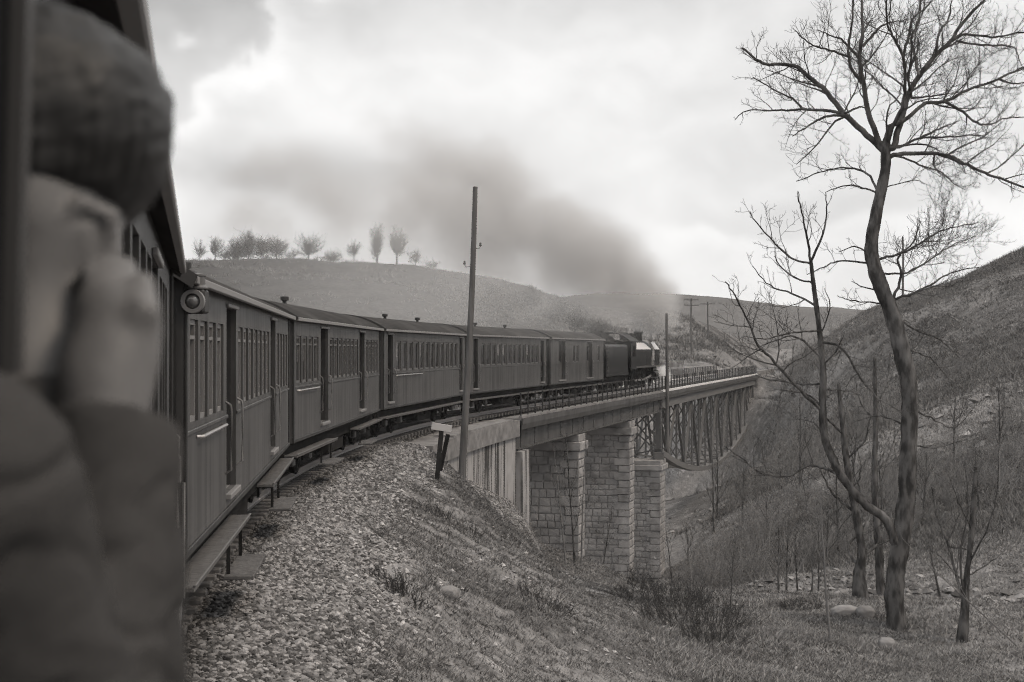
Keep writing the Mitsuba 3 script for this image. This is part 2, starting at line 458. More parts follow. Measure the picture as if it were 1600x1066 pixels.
def height(x, y, detail=True):
    x, y = np.asarray(x, float), np.asarray(y, float)
    sh = x.shape
    x, y = x.ravel(), y.ravel()
    r = np.hypot(x, y)
    rr = np.maximum(r, 1e-6)
    cx, cy = x * np.minimum(1, 360 / rr), y * np.minimum(1, 360 / rr)
    q = np.stack([cx, cy], 1)
    land = 0.6 * _rbf2(q) + 0.4 * _rbf(q)
    land = land + (far_land(x, y) - land) * ss(300, 430, r)
    s, n = to_track(x, y)
    p = np.stack([x, y, x * 0], -1)
    if detail:
        amp = 1 - ss(90, 250, r) * 0.2
        land = land + amp * (1.5 * (meshkit.fbm(p * 0.07, 3, seed=9) - 0.5) + 0.7 * (meshkit.fbm(p * 0.28, 3, seed=2) - 0.5)) * ss(2.5, 7, np.abs(n))
    bump = (meshkit.fbm(p * 0.55, 4, seed=4) - 0.5) * 0.42 + (meshkit.fbm(p * 2.2, 3, seed=6) - 0.5) * 0.26 if detail else 0
    # the embankment the train stands on, up to the abutment
    a = np.abs(n)
    top = np.where(a < 1.9, -0.24, -0.24 - (a - 1.9) * 0.30)
    right = np.where(n > 3.2, -0.63 - (n - 3.2) * 0.58 + bump * ss(2.9, 5.0, n), top)
    left = np.where(n < -4.3, -0.96 - (a - 4.3) * 0.25, top)
    bank = np.where(n > 0, right, left)
    sd0 = 38.0 - 2.3 * np.clip(n - 2.4, 0, 6)
    fall = np.clip(s - sd0, 0, 58 - sd0) * (0.19 + 0.036 * np.clip(n - 2.4, 0, 4.2))
    bank = bank - fall * ss(0.9, 2.3, n) - 0.62 * np.clip(s - 58.0, 0, 80) - 0.03 * np.clip(-s - 40, 0, 100) * ss(3, 8, a)
    out = smax(bank, land, 0.8)
    # formation again beyond the far abutment, in a shallow cutting and on a shallow bank
    far = s > 186
    form = -0.42 - np.maximum(a - 3.0, 0) * 0.55
    cut = -0.42 + np.maximum(a - 3.4, 0) * 0.75
    lay = np.maximum(-smax(-land, -(cut + bump * 1.2 * ss(3.4, 8, a)), 1.2), form)
    out = np.where(far & (s < 330), out + (lay - out) * ss(186, 188, s) * ss(330, 300, s), out)
    # nothing may rise into the bridge
    under = (s > 58) & (s < 186) & (a < 6)
    out = np.where(under, np.minimum(out, -3.2), out)
    # keep the near formation clear
    near = (s < 58) & (a < 3.2)
    out = np.where(near, np.minimum(out, bank + 0.02), out)
    # ground falls away beside the wing wall
    out = np.where((s > 40) & (s < 60) & (n > 1.0) & (n < 9), np.minimum(out, bank + 0.5), out)
    return out.reshape(sh)


def ground_z(x, y):
    return float(height(np.array([x]), np.array([y]))[0])


def drop(px, d):
    """The ground point d metres ahead under column px of the photograph."""
    x = (px - 800) / F * d
    return np.array([x, d, ground_z(x, d)])


azs = np.concatenate([np.linspace(-180, -40, 90, endpoint=False), np.linspace(-40, -20, 50, endpoint=False), np.linspace(-20, 22, 520, endpoint=False), np.linspace(22, 45, 60, endpoint=False), np.linspace(45, 180, 90)])
rad = np.concatenate([[0.4], np.geomspace(3.0, 300, 380), np.geomspace(306, 1000, 60), np.geomspace(1030, 1500, 8)])
AA, RR = np.meshgrid(np.radians(azs), rad, indexing='ij')
GX, GY = RR * np.sin(AA), RR * np.cos(AA)
GZ = height(GX, GY)
ni, nj = GX.shape
idx = np.arange(ni * nj).reshape(ni, nj)
q = np.stack([idx[:-1, :-1], idx[:-1, 1:], idx[1:, 1:], idx[1:, :-1]], -1).reshape(-1, 4)
fan = np.stack([idx[:-1, 0], idx[1:, 0], np.full(ni - 1, ni * nj)], 1)
gv = np.vstack([np.stack([GX.ravel(), GY.ravel(), GZ.ravel()], 1), [[0, 0, GZ[0, 0]]]])
gm = trimesh.Trimesh(gv, np.vstack([q[:, [0, 2, 1]], q[:, [0, 3, 2]], fan[:, ::-1]])[:, ::1], process=False)
if gm.face_normals[:, 2].mean() < 0:
    gm.faces = gm.faces[:, ::-1]
struct('ground', gm, 'ground', 'embankment, valley floor and grassy hills', smooth=True)

# ------------------------------------------------------------------ track
S_RAIL = np.concatenate([np.arange(-30, 70, 1.5), np.arange(70, 330, 4.0)])
tk = 'railway_track'
labels[tk] = {'label': 'curved railway track under the train and across the viaduct', 'kind': 'structure'}
used[tk] = 1
for off in (-0.87, 0.87):
    prof = [(off - 0.036, 0.0), (off + 0.036, 0.0), (off + 0.036, -0.03), (off + 0.012, -0.045), (off + 0.012, -0.13), (off + 0.065, -0.15), (off - 0.065, -0.15), (off - 0.012, -0.13), (off - 0.012, -0.045), (off - 0.036, -0.03)]
    part('rail', sweep(S_RAIL, prof[::-1]), 'rail_steel', tk)
sleeper = shape(cbox(-1.3, 1.3, -0.12, 0.12, -0.29, -0.155, 0.012), 'plank')


def tmat(s, n=0.0, z=0.0):
    x, y, t = track(s)
    c, d = math.cos(t), math.sin(t)
    M = np.eye(4)
    M[:3, 0] = [c, -d, 0]
    M[:3, 1] = [d, c, 0]
    M[:3, 3] = tp(s, n, z)
    return T(M.tolist())


for s in np.arange(2.0, 58, 0.65):
    put('sleeper', sleeper, tk, tmat(s))
far_sl = []
for s in np.arange(58.4, 300, 0.65):
    m = trimesh.Trimesh(box(-1.3, 1.3, -0.12, 0.12, -0.29, -0.155).vertices, box(0, 1, 0, 1, 0, 1).faces, process=False)
    m.apply_transform(np.array(tmat(s).matrix))
    far_sl.append(m)
stuff_part('sleeper_row', cat(far_sl), 'plank', tk)

# ------------------------------------------------------------------ ballast stones, scattered stones
rng = np.random.default_rng(7)
ICO = trimesh.creation.icosphere(subdivisions=0)


OCT = trimesh.Trimesh(np.array([[1, 0, -.2], [-1, .1, 0], [0, 1, .1], [0.1, -1, 0], [.2, .1, 1], [-.1, 0, -1.0]]), [[0, 2, 4], [2, 1, 4], [1, 3, 4], [3, 0, 4], [2, 0, 5], [1, 2, 5], [3, 1, 5], [0, 3, 5]], process=False)


def stones(pos, size, seed, col0=0.16, col1=0.42, flat=0.62, ICO=ICO):
    g = np.random.default_rng(seed)
    n = len(pos)
    base = ICO.vertices[None] * (1 + 0.5 * (g.random((n, len(ICO.vertices), 1)) - 0.5))
    base = base * (size[:, None, None] * (1 + 0.5 * (g.random((n, 1, 3)) - 0.5)) * np.array([1, 1, flat]))
    a = g.random(n) * 6.283
    c, s_ = np.cos(a), np.sin(a)
    x = base[..., 0] * c[:, None] - base[..., 1] * s_[:, None]
    y = base[..., 0] * s_[:, None] + base[..., 1] * c[:, None]
    tz = (g.random((n, 2)) - 0.5) * 0.9
    z = base[..., 2] + tz[:, :1] * x + tz[:, 1:] * y * 0.5
    v = np.stack([x, y, z], -1) + pos[:, None]
    f = ICO.faces[None] + (np.arange(n) * len(ICO.vertices))[:, None, None]
    col = col0 + (col1 - col0) * g.random((n, 1, 1)) ** 1.5
    col = np.repeat(col, len(ICO.vertices), 1) * np.array([1.025, 0.99, 0.978])
    return trimesh.Trimesh(v.reshape(-1, 3), f.reshape(-1, 3), process=False), col.reshape(-1, 3)


def along(n_pts, s0, s1, dens, nf):
    s = s0 + (s1 - s0) * dens(rng.random(n_pts))
    n = nf(rng.random(n_pts), s)
    x, y, t = track(s)
    X, Y = x + n * np.cos(t), y - n * np.sin(t)
    return s, n, X, Y


pos, size, offs = [], [], []
for s0, s1, cnt, sz in ((-4, 9, 19000, 0.033), (9, 22, 15000, 0.036), (22, 57, 17000, 0.045)):
    s, n, X, Y = along(cnt, s0, s1, lambda u: u, lambda u, s: 1.1 + 1.75 * u + 0.9 * u ** 6 + 0.22 * np.sin(s * 0.9) * u)
    Z = height(X, Y)
    pos.append(np.stack([X, Y, Z + 0.008], 1)); size.append(sz * (0.45 + 1.25 * rng.random(cnt) ** 1.8)); offs.append(n)
pos, size = np.vstack(pos), np.concatenate(size)
near_ = pos[:, 1] < 21
b1, c1 = stones(pos[near_], size[near_], 3, 0.06, 0.38)
b2, c2 = stones(pos[~near_], size[~near_] * 1.1, 4, 0.06, 0.38, ICO=OCT)
offs = np.concatenate(offs)
train_shade = lambda o, k: np.repeat(0.50 + 0.50 * ss(1.3, 2.1, o), k)[:, None]      # shade of the train painted into the stone colour next to the rails
bm, bc = cat([b1, b2]), np.vstack([c1 * train_shade(offs[near_], 12), c2 * train_shade(offs[~near_], 6)])
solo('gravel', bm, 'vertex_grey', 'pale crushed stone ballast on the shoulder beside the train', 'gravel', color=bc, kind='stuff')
# stones that have rolled down the slope
s, n, X, Y = along(9000, -6, 57, lambda u: u, lambda u, s: 2.9 + 10 * u ** 2.0)
clump = meshkit.fbm(np.stack([X * 0.5, Y * 0.5, X * 0], -1), 3, seed=31)
keep = clump + 0.25 * (rng.random(len(X)) - 0.5) > 0.53
X, Y = X[keep], Y[keep]
sz = 0.025 + 0.055 * rng.random(len(X)) ** 3
sm, sc = stones(np.stack([X, Y, height(X, Y) + sz * 0.25], 1), sz, 5, 0.16, 0.52, ICO=OCT)
solo('scattered_stones', sm, 'vertex_grey', 'pale loose stones scattered down the embankment slope', 'stones', color=sc, kind='stuff')
# stream bed
bed = np.array([at(1640, 950, 60), at(1560, 950, 61), at(1480, 945, 62), at(1430, 935, 64), at(1330, 925, 70), at(1240, 908, 78), at(1180, 905, 84)])[:, :2]
u = rng.random(1500) * (len(bed) - 1)
i = np.minimum(u.astype(int), len(bed) - 2)
c = bed[i] + (bed[i + 1] - bed[i]) * (u - i)[:, None]
c = c + rng.normal(0, 1, c.shape) * np.where(u < 3.2, 2.0, 1.2)[:, None]
sz = 0.06 + 0.24 * rng.random(len(c)) ** 4
sm, sc = stones(np.stack([c[:, 0], c[:, 1], height(c[:, 0], c[:, 1]) + sz * 0.3], 1), sz, 8, 0.07, 0.30, ICO=OCT)
solo('stream_stones', sm, 'vertex_grey', 'pale boulders and cobbles along the dry stream bed behind the trees', 'stones', color=sc, kind='stuff')
cl = []
for (px, py, d, sp, k) in ((1065, 832, 138, 3.0, 60), (1130, 775, 160, 3.5, 60), (1300, 770, 95, 1.5, 12), (1560, 800, 90, 3, 40), (1480, 700, 110, 4, 40), (1580, 640, 120, 5, 60), (1240, 520, 225, 7, 60), (1100, 545, 222, 4, 40)):
    p0 = at(px, py, d)
    cl.append(p0[:2] + rng.normal(0, sp, (k, 2)))
c = np.vstack(cl)
sz = 0.12 + 0.40 * rng.random(len(c)) ** 3
sm, sc = stones(np.stack([c[:, 0], c[:, 1], height(c[:, 0], c[:, 1]) + sz * 0.2], 1), sz, 9, 0.10, 0.34, ICO=OCT)
solo('hillside_stones', sm, 'vertex_grey', 'pale rocks strewn over the far valley side', 'stones', color=sc, kind='stuff')


def boulder(px, d, sx, sy, sz, seed, label, rot=0.0):
    p = drop(px, d)
    b = trimesh.creation.icosphere(subdivisions=3)
    v = b.vertices * (1 + 0.55 * (meshkit.fbm(b.vertices * 1.4 + seed * 7.3, 3, seed=seed)[:, None] - 0.5))
    v = np.clip(v, -0.86, 0.86) * np.array([sx, sy, sz])
    c_, s_ = math.cos(rot), math.sin(rot)
    v = np.stack([v[:, 0] * c_ - v[:, 1] * s_, v[:, 0] * s_ + v[:, 1] * c_, v[:, 2]], 1) + p + [0, 0, sz * 0.35]
    b = trimesh.Trimesh(v, b.faces, process=False)
    solo('boulder', b, 'mortar', label, 'boulder', smooth=30)


boulder(1320, 46.5, 0.48, 0.35, 0.24, 1, 'flat pale boulder in the grass just left of the foot of the tall bare tree')
boulder(1352, 46.0, 0.30, 0.28, 0.26, 4, 'smaller pale boulder touching the flat one left of the tall bare tree')
boulder(1385, 40.5, 0.24, 0.22, 0.22, 2, 'round pale boulder alone in the grass at the bottom edge of the picture')
boulder(1170, 86, 0.6, 0.4, 0.25, 5, 'pale boulder on the bank edge right of the truss pier')
boulder(700, 27, 0.22, 0.18, 0.14, 6, 'pale boulder highest on the embankment slope below the name board')

# ------------------------------------------------------------------ grass
def grass_mesh(X, Y, h, seed, blades, spread, lean=0.6, w=0.006, col0=0.07, col1=0.26, downhill=0.35):
    g = np.random.default_rng(seed)
    n = len(X)
    Z = height(X, Y)
    e = 0.25
    gx, gy = (height(X + e, Y) - Z) / e, (height(X, Y + e) - Z) / e
    N = n * blades
    ix = np.repeat(np.arange(n), blades)
    a = g.random(N) * 6.283
    r = spread * np.sqrt(g.random(N))
    bx, by = X[ix] + r * np.cos(a), Y[ix] + r * np.sin(a)
    bz = Z[ix] + gx[ix] * (bx - X[ix]) + gy[ix] * (by - Y[ix]) - 0.01
    hh = h[ix] * (0.45 + 0.8 * g.random(N))
    L = lean * (0.3 + g.random(N))
    dx, dy = np.cos(a + g.normal(0, .6, N)) * L - downhill * np.clip(gx[ix], -1, 1), np.sin(a + g.normal(0, .6, N)) * L - downhill * np.clip(gy[ix], -1, 1)
    sa = g.random(N) * 3.1416
    ww = 1.35 * w * (0.6 + 0.9 * g.random(N)) * (0.5 + 0.03 * np.hypot(bx, by))
    wx, wy = np.cos(sa) * ww, np.sin(sa) * ww
    b = np.stack([bx, by, bz], 1)
    tip = b + np.stack([dx * hh, dy * hh, hh * (1 - 0.25 * L)], 1)
    sd = np.stack([wx, wy, wx * 0], 1)
    v = np.stack([b - sd, b + sd, tip], 1).reshape(-1, 3)
    f = np.arange(N * 3).reshape(-1, 3)
    c = col0 + (col1 - col0) * g.random(n)[ix] * (0.5 + 0.5 * g.random(N))
    c = np.repeat(c, 3)[:, None] * np.array([1.025, 0.99, 0.972])
    return trimesh.Trimesh(v, f, process=False), c


s, n, X, Y = along(62000, -1, 62, lambda u: u ** 0.9, lambda u, s: 2.9 + 15 * u ** 1.2)
clump = meshkit.fbm(np.stack([X * 0.42, Y * 0.42, X * 0], -1), 3, seed=31)
k = (clump + 0.22 * (rng.random(len(X)) - 0.5) < 0.72) & (n > 3.0 + 2.2 * (meshkit.fbm(np.stack([X * 0.5, Y * 0.5, X * 0 + 5], -1), 2, seed=3) - 0.35))
X, Y = X[k], Y[k]
hh = 0.04 + 0.10 * meshkit.fbm(np.stack([X * 0.3, Y * 0.3, X * 0], -1), 3, seed=8) * (0.5 + rng.random(len(X)))
gmesh, gcol = grass_mesh(X, Y, hh, 12, 9, 0.20, 1.1, 0.005, 0.05, 0.30)
solo('grass', gmesh, 'vertex_grey', 'dry winter grass on the embankment slope', 'grass', color=gcol, kind='stuff')
# under the girders
s = 57 + 50 * rng.random(11000)
n = -3.5 + 15 * rng.random(11000) ** 1.1
x0, y0, t0_ = track(s)
X, Y = x0 + n * np.cos(t0_), y0 - n * np.sin(t0_)
gmesh, gcol = grass_mesh(X, Y, 0.08 + 0.22 * rng.random(len(X)) ** 2, 14, 8, 0.35, 1.1, 0.006, 0.06, 0.36)
solo('bank_grass', gmesh, 'vertex_grey', 'rough dry grass on the falling bank among the viaduct piers', 'grass', color=gcol, kind='stuff')
# valley floor
n_ = 34000
d = 30 + 85 * rng.random(n_) ** 1.25
az = np.radians(5 + 15 * rng.random(n_))
X, Y = d * np.tan(az), d
s, n = to_track(X, Y)
k = n > 5
X, Y, d = X[k], Y[k], d[k]
hh = (0.06 + 0.13 * meshkit.fbm(np.stack([X * 0.2, Y * 0.2, X * 0], -1), 3, seed=18)) * (0.5 + rng.random(len(X)))
gmesh, gcol = grass_mesh(X, Y, hh, 13, 8, 0.34, 1.0, 0.006, 0.07, 0.42)
solo('valley_grass', gmesh, 'vertex_grey', 'short dry grass on the valley floor around the bare trees', 'grass', color=gcol, kind='stuff')
# rough pasture on the far side of the valley
n_ = 46000
d = 82 + 160 * rng.random(n_)
az = np.radians(5 + 16.5 * rng.random(n_))
X, Y = d * np.tan(az), d
s, n = to_track(X, Y)
k = n > 4.5
X, Y = X[k], Y[k]
gmesh, gcol = grass_mesh(X, Y, 0.10 + 0.30 * rng.random(len(X)) ** 2, 15, 6, 0.6, 1.0, 0.007, 0.06, 0.36)
solo('rough_pasture', gmesh, 'vertex_grey', 'mottled rough pasture and dead bracken on the far side of the valley', 'pasture', color=gcol, kind='stuff')
# heather and brush that reads as one dark mass
def heath(cs, seed, name, label, hmin, hmax, blades, spread):
    g = np.random.default_rng(seed)
    P = np.vstack([np.asarray(c0)[None] + g.normal(0, 1, (k0, 2)) * np.asarray(sp0) for c0, sp0, k0 in cs])
    m, c = grass_mesh(P[:, 0], P[:, 1], hmin + (hmax - hmin) * g.random(len(P)), seed + 1, blades, spread, 0.8, 0.006, 0.07, 0.26, 0.0)
    solo(name, m, 'vertex_grey', label, 'brush', color=c, kind='stuff')


cs = []
g = np.random.default_rng(77)
for _ in range(1500):
    px, d = 1045 + 610 * g.random(), 80 + 165 * g.random()
    x, y = (px - 800) / F * d, d
    s0, n0 = to_track(np.array([x]), np.array([y]))
    cover = meshkit.fbm(np.array([[x * .06, y * .06, 3.0]]), 3, seed=51)[0]
    if n0[0] < 6 or cover < .40 + .12 * g.random():
        continue
    cs.append(((x, y), (1.2 + 1.8 * g.random(),) * 2, int(10 + 26 * g.random())))
heath(cs, 50, 'heath', 'dark low heath bushes covering the far side of the valley', 0.25, 0.75, 10, 0.55)
# the knob right of the engine and the slope behind the bridge end
cs = []
for _ in range(150):
    px, d = 1035 + 260 * g.random(), 205 + 62 * g.random()
    cs.append((((px - 800) / F * d, d), (1.5 + 2 * g.random(),) * 2, int(8 + 18 * g.random())))
cs = [c for c in cs if abs(to_track(np.array([c[0][0]]), np.array([c[0][1]]))[1][0]) > 7]
heath(cs, 54, 'scrub', 'dark scrub on the knoll beyond the engine', 0.3, 1.0, 8, 0.7)
# furze on the western hill: thin on the meadow, thick down its right flank, a broken hedge across it
g = np.random.default_rng(91)
cs = []
for _ in range(170):
    px, d = 690 + 320 * g.random(), 175 + 82 * g.random()
    cs.append((((px - 800) / F * d, d), (1.5 + 2.2 * g.random(),) * 2, int(5 + 16 * g.random() * (px - 640) / 300)))
for _ in range(60):
    px, d = 300 + 450 * g.random(), 180 + 78 * g.random()
    cs.append((((px - 800) / F * d, d), (.8 + 1.2 * g.random(),) * 2, int(2 + 5 * g.random())))
for u in np.linspace(0, 1, 46):
    px, d = 300 + 420 * u, 236 - 22 * u + 3 * math.sin(u * 9)
    if g.random() < .7:
        cs.append((((px - 800) / F * d, d), (1.2, .5), int(2 + 7 * g.random())))
heath(cs, 58, 'furze', 'dark furze bushes dotted over the hill behind the train', 0.3, 1.0, 8, 0.7)

# ------------------------------------------------------------------ viaduct
EDGE = 2.55
# abutment with its wing wall
ab = thing('bridge_abutment', 'stained concrete abutment and wing wall at the near end of the viaduct', 'abutment')
S_AB = np.arange(39.0, 58.51, 1.5)
part('wing_wall', sweep(S_AB, [(-2.3, -7.5), (2.30, -7.5), (2.38, -1.15), (-2.3, -1.15)]), 'concrete', ab)
part('coping', sweep(S_AB, [(-2.4, -1.147), (2.55, -1.147), (2.55, -0.40), (-2.4, -0.40)]), 'coping', ab)
part('deck_walkway', sweep(np.arange(44, 58.51, 1.5), [(1.75, -0.396), (2.5, -0.396), (2.5, -0.33), (1.75, -0.30)]), 'coping', ab)
m = box(-2.5, 2.65, 0, 1.7, -9.0, -1.85); m.apply_transform(np.array(tmat(58.6).matrix))
part('bearing_pier', m, 'concrete', ab)
# the far abutment
fa = thing('bridge_abutment', 'far abutment where the viaduct meets the opposite hillside', 'abutment')
m = box(-2.6, 2.6, 0, 6, -9.0, -0.42); m.apply_transform(np.array(tmat(186.3).matrix))
part('wall', m, 'coping', fa)
part('parapet', sweep(np.arange(186.4, 215, 3.0), [(2.2, -0.6), (2.7, -0.6), (2.7, 0.15), (2.2, 0.15)]), 'coping', fa)

stone_a = shape(trimesh.convex.convex_hull(np.array([[x, y, z] for x in (-.47, .47) for y in (-.5, .5) for z in (-.46, .46)] + [[x, y, z] for x in (-.5, .5) for y in (-.38, .38) for z in (-.34, .34)])), 'quoin')
stone_b = shape(trimesh.convex.convex_hull(np.array([[x, y, z] for x in (-.46, .47) for y in (-.5, .5) for z in (-.47, .44)] + [[-.5, -.3, -.2], [-.5, .3, .25], [.5, .3, -.3], [.5, -.34, .3], [-.2, -.3, .5], [.3, .2, -.5]])), 'quoin')
rub_a = shape(trimesh.convex.convex_hull(np.array([[x, y, z] for x in (-.44, .47) for y in (-.5, .5) for z in (-.46, .42)] + [[-.5, -.2, .1], [.5, .1, -.2], [0, -.56, 0.05], [.1, .2, .5], [.0, .2, -.5]])), 'rubble')
rub_b = shape(trimesh.convex.convex_hull(np.array([[x, y, z] for x in (-.48, .42) for y in (-.5, .5) for z in (-.42, .47)] + [[-.5, .2, -.1], [.5, -.1, .2], [.1, -.57, -0.1], [-.1, .2, .5], [.1, -.2, -.5]])), 'rubble')


def pier(s, thick, z_top, z_bot, label, cap=0.9, courses=0.50, half=2.35):
    """A masonry pier: mortar core, rubble faces, squared quoins on the corners, a projecting cap."""
    g = random.Random(int(s * 10))
    k = thing('stone_pier', label, 'pier')
    M = np.array(tmat(s).matrix)

    def w(m):
        m = m.copy(); m.apply_transform(M); return m
    part('core', w(box(-half + .04, half - .04, .04, thick - .04, z_bot, z_top - cap)), 'mortar', k)
    c = cbox(-half - .22, half + .22, -.22, thick + .22, z_top - cap, z_top - cap * .45, .04)
    part('cap', w(c), 'quoin', k)
    part('cap_slab', w(cbox(-half - .08, half + .08, -.08, thick + .08, z_top - cap * .45 + .003, z_top, .03)), 'quoin', k)

    def lay(x0, x1, y0, y1, z0, z1, shp):
        c_ = np.diag([x1 - x0, y1 - y0, z1 - z0, 1.0])
        c_[:3, 3] = [(x0 + x1) / 2, (y0 + y1) / 2, (z0 + z1) / 2]
        put('stone', shp, k, T((M @ c_).tolist()))
    z, row = z_top - cap - .012, 0
    while z - courses > z_bot:
        h = courses * (0.88 + 0.24 * g.random())
        q = 1.02 if row % 2 else 0.72
        qd = min(thick, 0.7 if row % 2 else 1.05)
        # right-hand quoin, seen on the end face too
        pr = 0.05 + 0.05 * g.random()
        lay(half - q, half + pr, -pr, qd - .02, z - h + .014, z - .004, g.choice((stone_a, stone_b)))
        if thick - qd > 0.25:
            lay(half - .5, half + pr * .8, qd + .01, thick, z - h + .014, z - .004, g.choice((stone_a, stone_b)))
        lay(-half - pr, -half + q, -pr, qd - .02, z - h + .014, z - .004, g.choice((stone_a, stone_b)))
        z -= h
        row += 1
    # rubble between the quoins on the face towards the camera
    z = z_top - cap - .01
    while z - 0.45 > z_bot:
        h = 0.32 + 0.18 * g.random()
        x = -half + .72
        while x < half - .72:
            wd = 0.38 + 0.42 * g.random()
            x1 = min(x + wd, half - .72)
            if half - .72 - x1 < .25:
                x1 = half - .72
            o = 0.004 + 0.022 * g.random()
            lay(x + .005, x1 - .005, -o, .3, z - h + .005, z - .005, g.choice((rub_a, rub_b)))
            x = x1
        z -= h
    return k


pier(73.3, 1.7, -1.86, -10.0, 'slender masonry pier nearest the abutment, its right corner veiled by bare saplings')
pier(90.3, 1.8, -1.90, -14.2, 'tall masonry pier with bright squared corner stones under the end of the plate girders')
pier(104.0, 2.6, -5.45, -16.0, 'squat masonry pier with a wide cap that carries the near end of the truss', cap=0.75)
pier(183.6, 1.8, -5.4, -15.5, 'distant masonry pier at the far end of the truss', cap=0.6, courses=0.9)

# plate girder spans
S_G = np.arange(58.6, 105.1, 1.55)
for nm, s0, s1, lab in (('plate_girder_span', 58.9, 74.2, 'first plate girder span between abutment and slender pier'), ('plate_girder_span', 74.25, 91.2, 'second plate girder span ending on the tall pier'), ('plate_girder_span', 91.25, 104.6, 'short third plate girder span between tall pier and truss')):
    k = thing(nm, lab, 'bridge span')
    S = np.linspace(s0, s1, 10)
    for off in (-2.2, 2.2):
        prof = [(off - .02, -1.75), (off + .02, -1.75), (off + .02, -.62), (off - .02, -.62)]
        part('web_plate', sweep(S, prof), 'iron', k)
        part('bottom_flange', sweep(S, [(off - .2, -1.80), (off + .2, -1.80), (off + .2, -1.752), (off - .2, -1.752)]), 'iron', k)
        part('top_flange', sweep(S, [(off - .2, -.617), (off + .2, -.617), (off + .2, -.57), (off - .2, -.57)]), 'iron', k)
    st = []
    for s in np.arange(s0 + 1.2, s1 - .3, 3.1):
        M = np.array(tmat(s).matrix)
        for sgn in (-1, 1):
            b = box(sgn * 2.221, sgn * 2.25, -.03, .03, -1.748, -.62); b.apply_transform(M); st.append(b)
        b = box(-2.1, 2.1, -.08, .08, -1.4, -.9); b.apply_transform(M); st.append(b)
    stuff_part('stiffener', cat(st), 'iron', k)

# deck edge and railings
dk = thing('bridge_deck', 'narrow viaduct deck with its lit walkway kerb along both edges', 'deck')
S_D = np.concatenate([np.arange(58.6, 104, 2.0), np.arange(104, 186.4, 4.0), [186.2]])
part('deck_slab', sweep(S_D, [(-2.55, -.566), (2.55, -.566), (2.55, -.42), (-2.55, -.42)]), 'iron', dk)
for sg_ in (1, -1):
    a, b = sorted((sg_ * 1.6, sg_ * 2.6))
    part('walkway', sweep(S_D, [(a, -.416), (b, -.416), (b, -.33), (a, -.33)]), 'coping', dk)
    a, b = sorted((sg_ * 2.47, sg_ * 2.63))
    part('kerb', sweep(S_D[S_D <= 104], [(a, -.327), (b, -.327), (b, -.22), (a, -.22)]), 'coping', dk)
    part('kerb', sweep(S_D[S_D >= 104], [(a, -.327), (b, -.327), (b, -.16), (a, -.16)]), 'skylit_kerb', dk, label='kerb of the truss span, coloured pale as if skylit')
    a, b = sorted((sg_ * 2.60, sg_ * 2.66))
    part('fascia_beam', sweep(S_D, [(a, -.85), (b, -.60), (b, -.335), (a, -.335)]), 'iron', dk)
post = shape(cbox(-.032, .032, -.032, .032, -.22, .86, .006), 'dark_paint')
post_far = shape(box(-.05, .05, -.04, .04, -.16, .86), 'dark_paint')
for sg_, lab in ((1, 'iron post and rail fence along the near side of the viaduct'), (-1, 'iron post and rail fence along the far side of the viaduct beyond the engine')):
    k = thing('bridge_railing', lab, 'railing')
    i = 0
    for s in np.arange(58.9, 186, 1.62):
        put('post', post if s < 100 else post_far, k, tmat(s, sg_ * 2.50))
        i += 1
    for z in (.84, .42):
        part('rail', sweep(np.arange(58.7, 186.3, 1.62), [(sg_ * 2.50 - .012, z - .012), (sg_ * 2.50 + .012, z - .012), (sg_ * 2.50 + .012, z + .012), (sg_ * 2.50 - .012, z + .012)]), 'iron', k)

# the fish-bellied truss
tr = thing('truss_span', 'long riveted iron truss with a curved lower chord spanning the valley', 'bridge span')
A0, A1, PAN = 105.4, 184.6, 16


def belly(s):
    u = (s - A0) / (A1 - A0)
    return -4.9 - 3.6 * (1 - (2 * u - 1) ** 2)


nodes = np.linspace(A0, A1, PAN + 1)
M_of = lambda s, n, z: tp(s, n, z)
for sg_ in (1, -1):
    n0 = sg_ * 2.05
    part('top_chord', sweep(np.linspace(A0 - .4, A1 + .3, 24), [(n0 - .3, -1.55), (n0 + .3, -1.55), (n0 + .3, -.86), (n0 - .3, -.86)]), 'truss_iron', tr)
    pts = [M_of(s, n0, belly(s)) for s in nodes]
    segs = [beam(pts[i], pts[i + 1], .55, .42) for i in range(PAN)]
    for i in range(PAN):
        part('lower_chord', beam(pts[i] - (pts[i + 1] - pts[i]) * .004, pts[i + 1], .58 - .001 * (i % 2), .44 - .001 * (i % 2)), 'truss_iron', tr)
    for i, s in enumerate(nodes):
        wv = .42 if i in (0, PAN) else .15
        part('upright', beam(M_of(s, n0, -1.56), M_of(s, n0, belly(s) + .2), wv, wv, (0.3, 1, 0)), 'truss_iron', tr)
    for i in range(PAN):
        a, b = (nodes[i], nodes[i + 1])
        if i % 2 == 0:
            p0, p1 = M_of(a + .1, n0 - .03, -1.56), M_of(b - .1, n0 - .03, belly(b) + .2)
        else:
            p0, p1 = M_of(a + .1, n0 - .03, belly(a) + .2), M_of(b - .1, n0 - .03, -1.56)
        part('diagonal', beam(p0, p1, .20, .11, (0.25, 1, 0)), 'truss_iron', tr)
lat = []
for i in range(PAN):
    a, b = nodes[i], nodes[i + 1]
    lat.append(beam(M_of(a, -1.6, belly(a) + .05), M_of(b, 1.6, belly(b) + .05), .14, .1))
    lat.append(beam(M_of(a, 1.6, belly(a) + .12), M_of(b, -1.6, belly(b) + .12), .14, .1))
    lat.append(beam(M_of(a + .1, -1.6, belly(a) + .3), M_of(a + .1, 1.6, -1.7), .12, .1))
    lat.append(beam(M_of(a + .22, 1.6, belly(a) + .3), M_of(a + .22, -1.6, -1.7), .12, .1))
    lat.append(beam(M_of(a, -1.6, -1.3), M_of(a, 1.6, -1.3), .2, .3))
stuff_part('cross_bracing', cat(lat), 'truss_iron', tr)
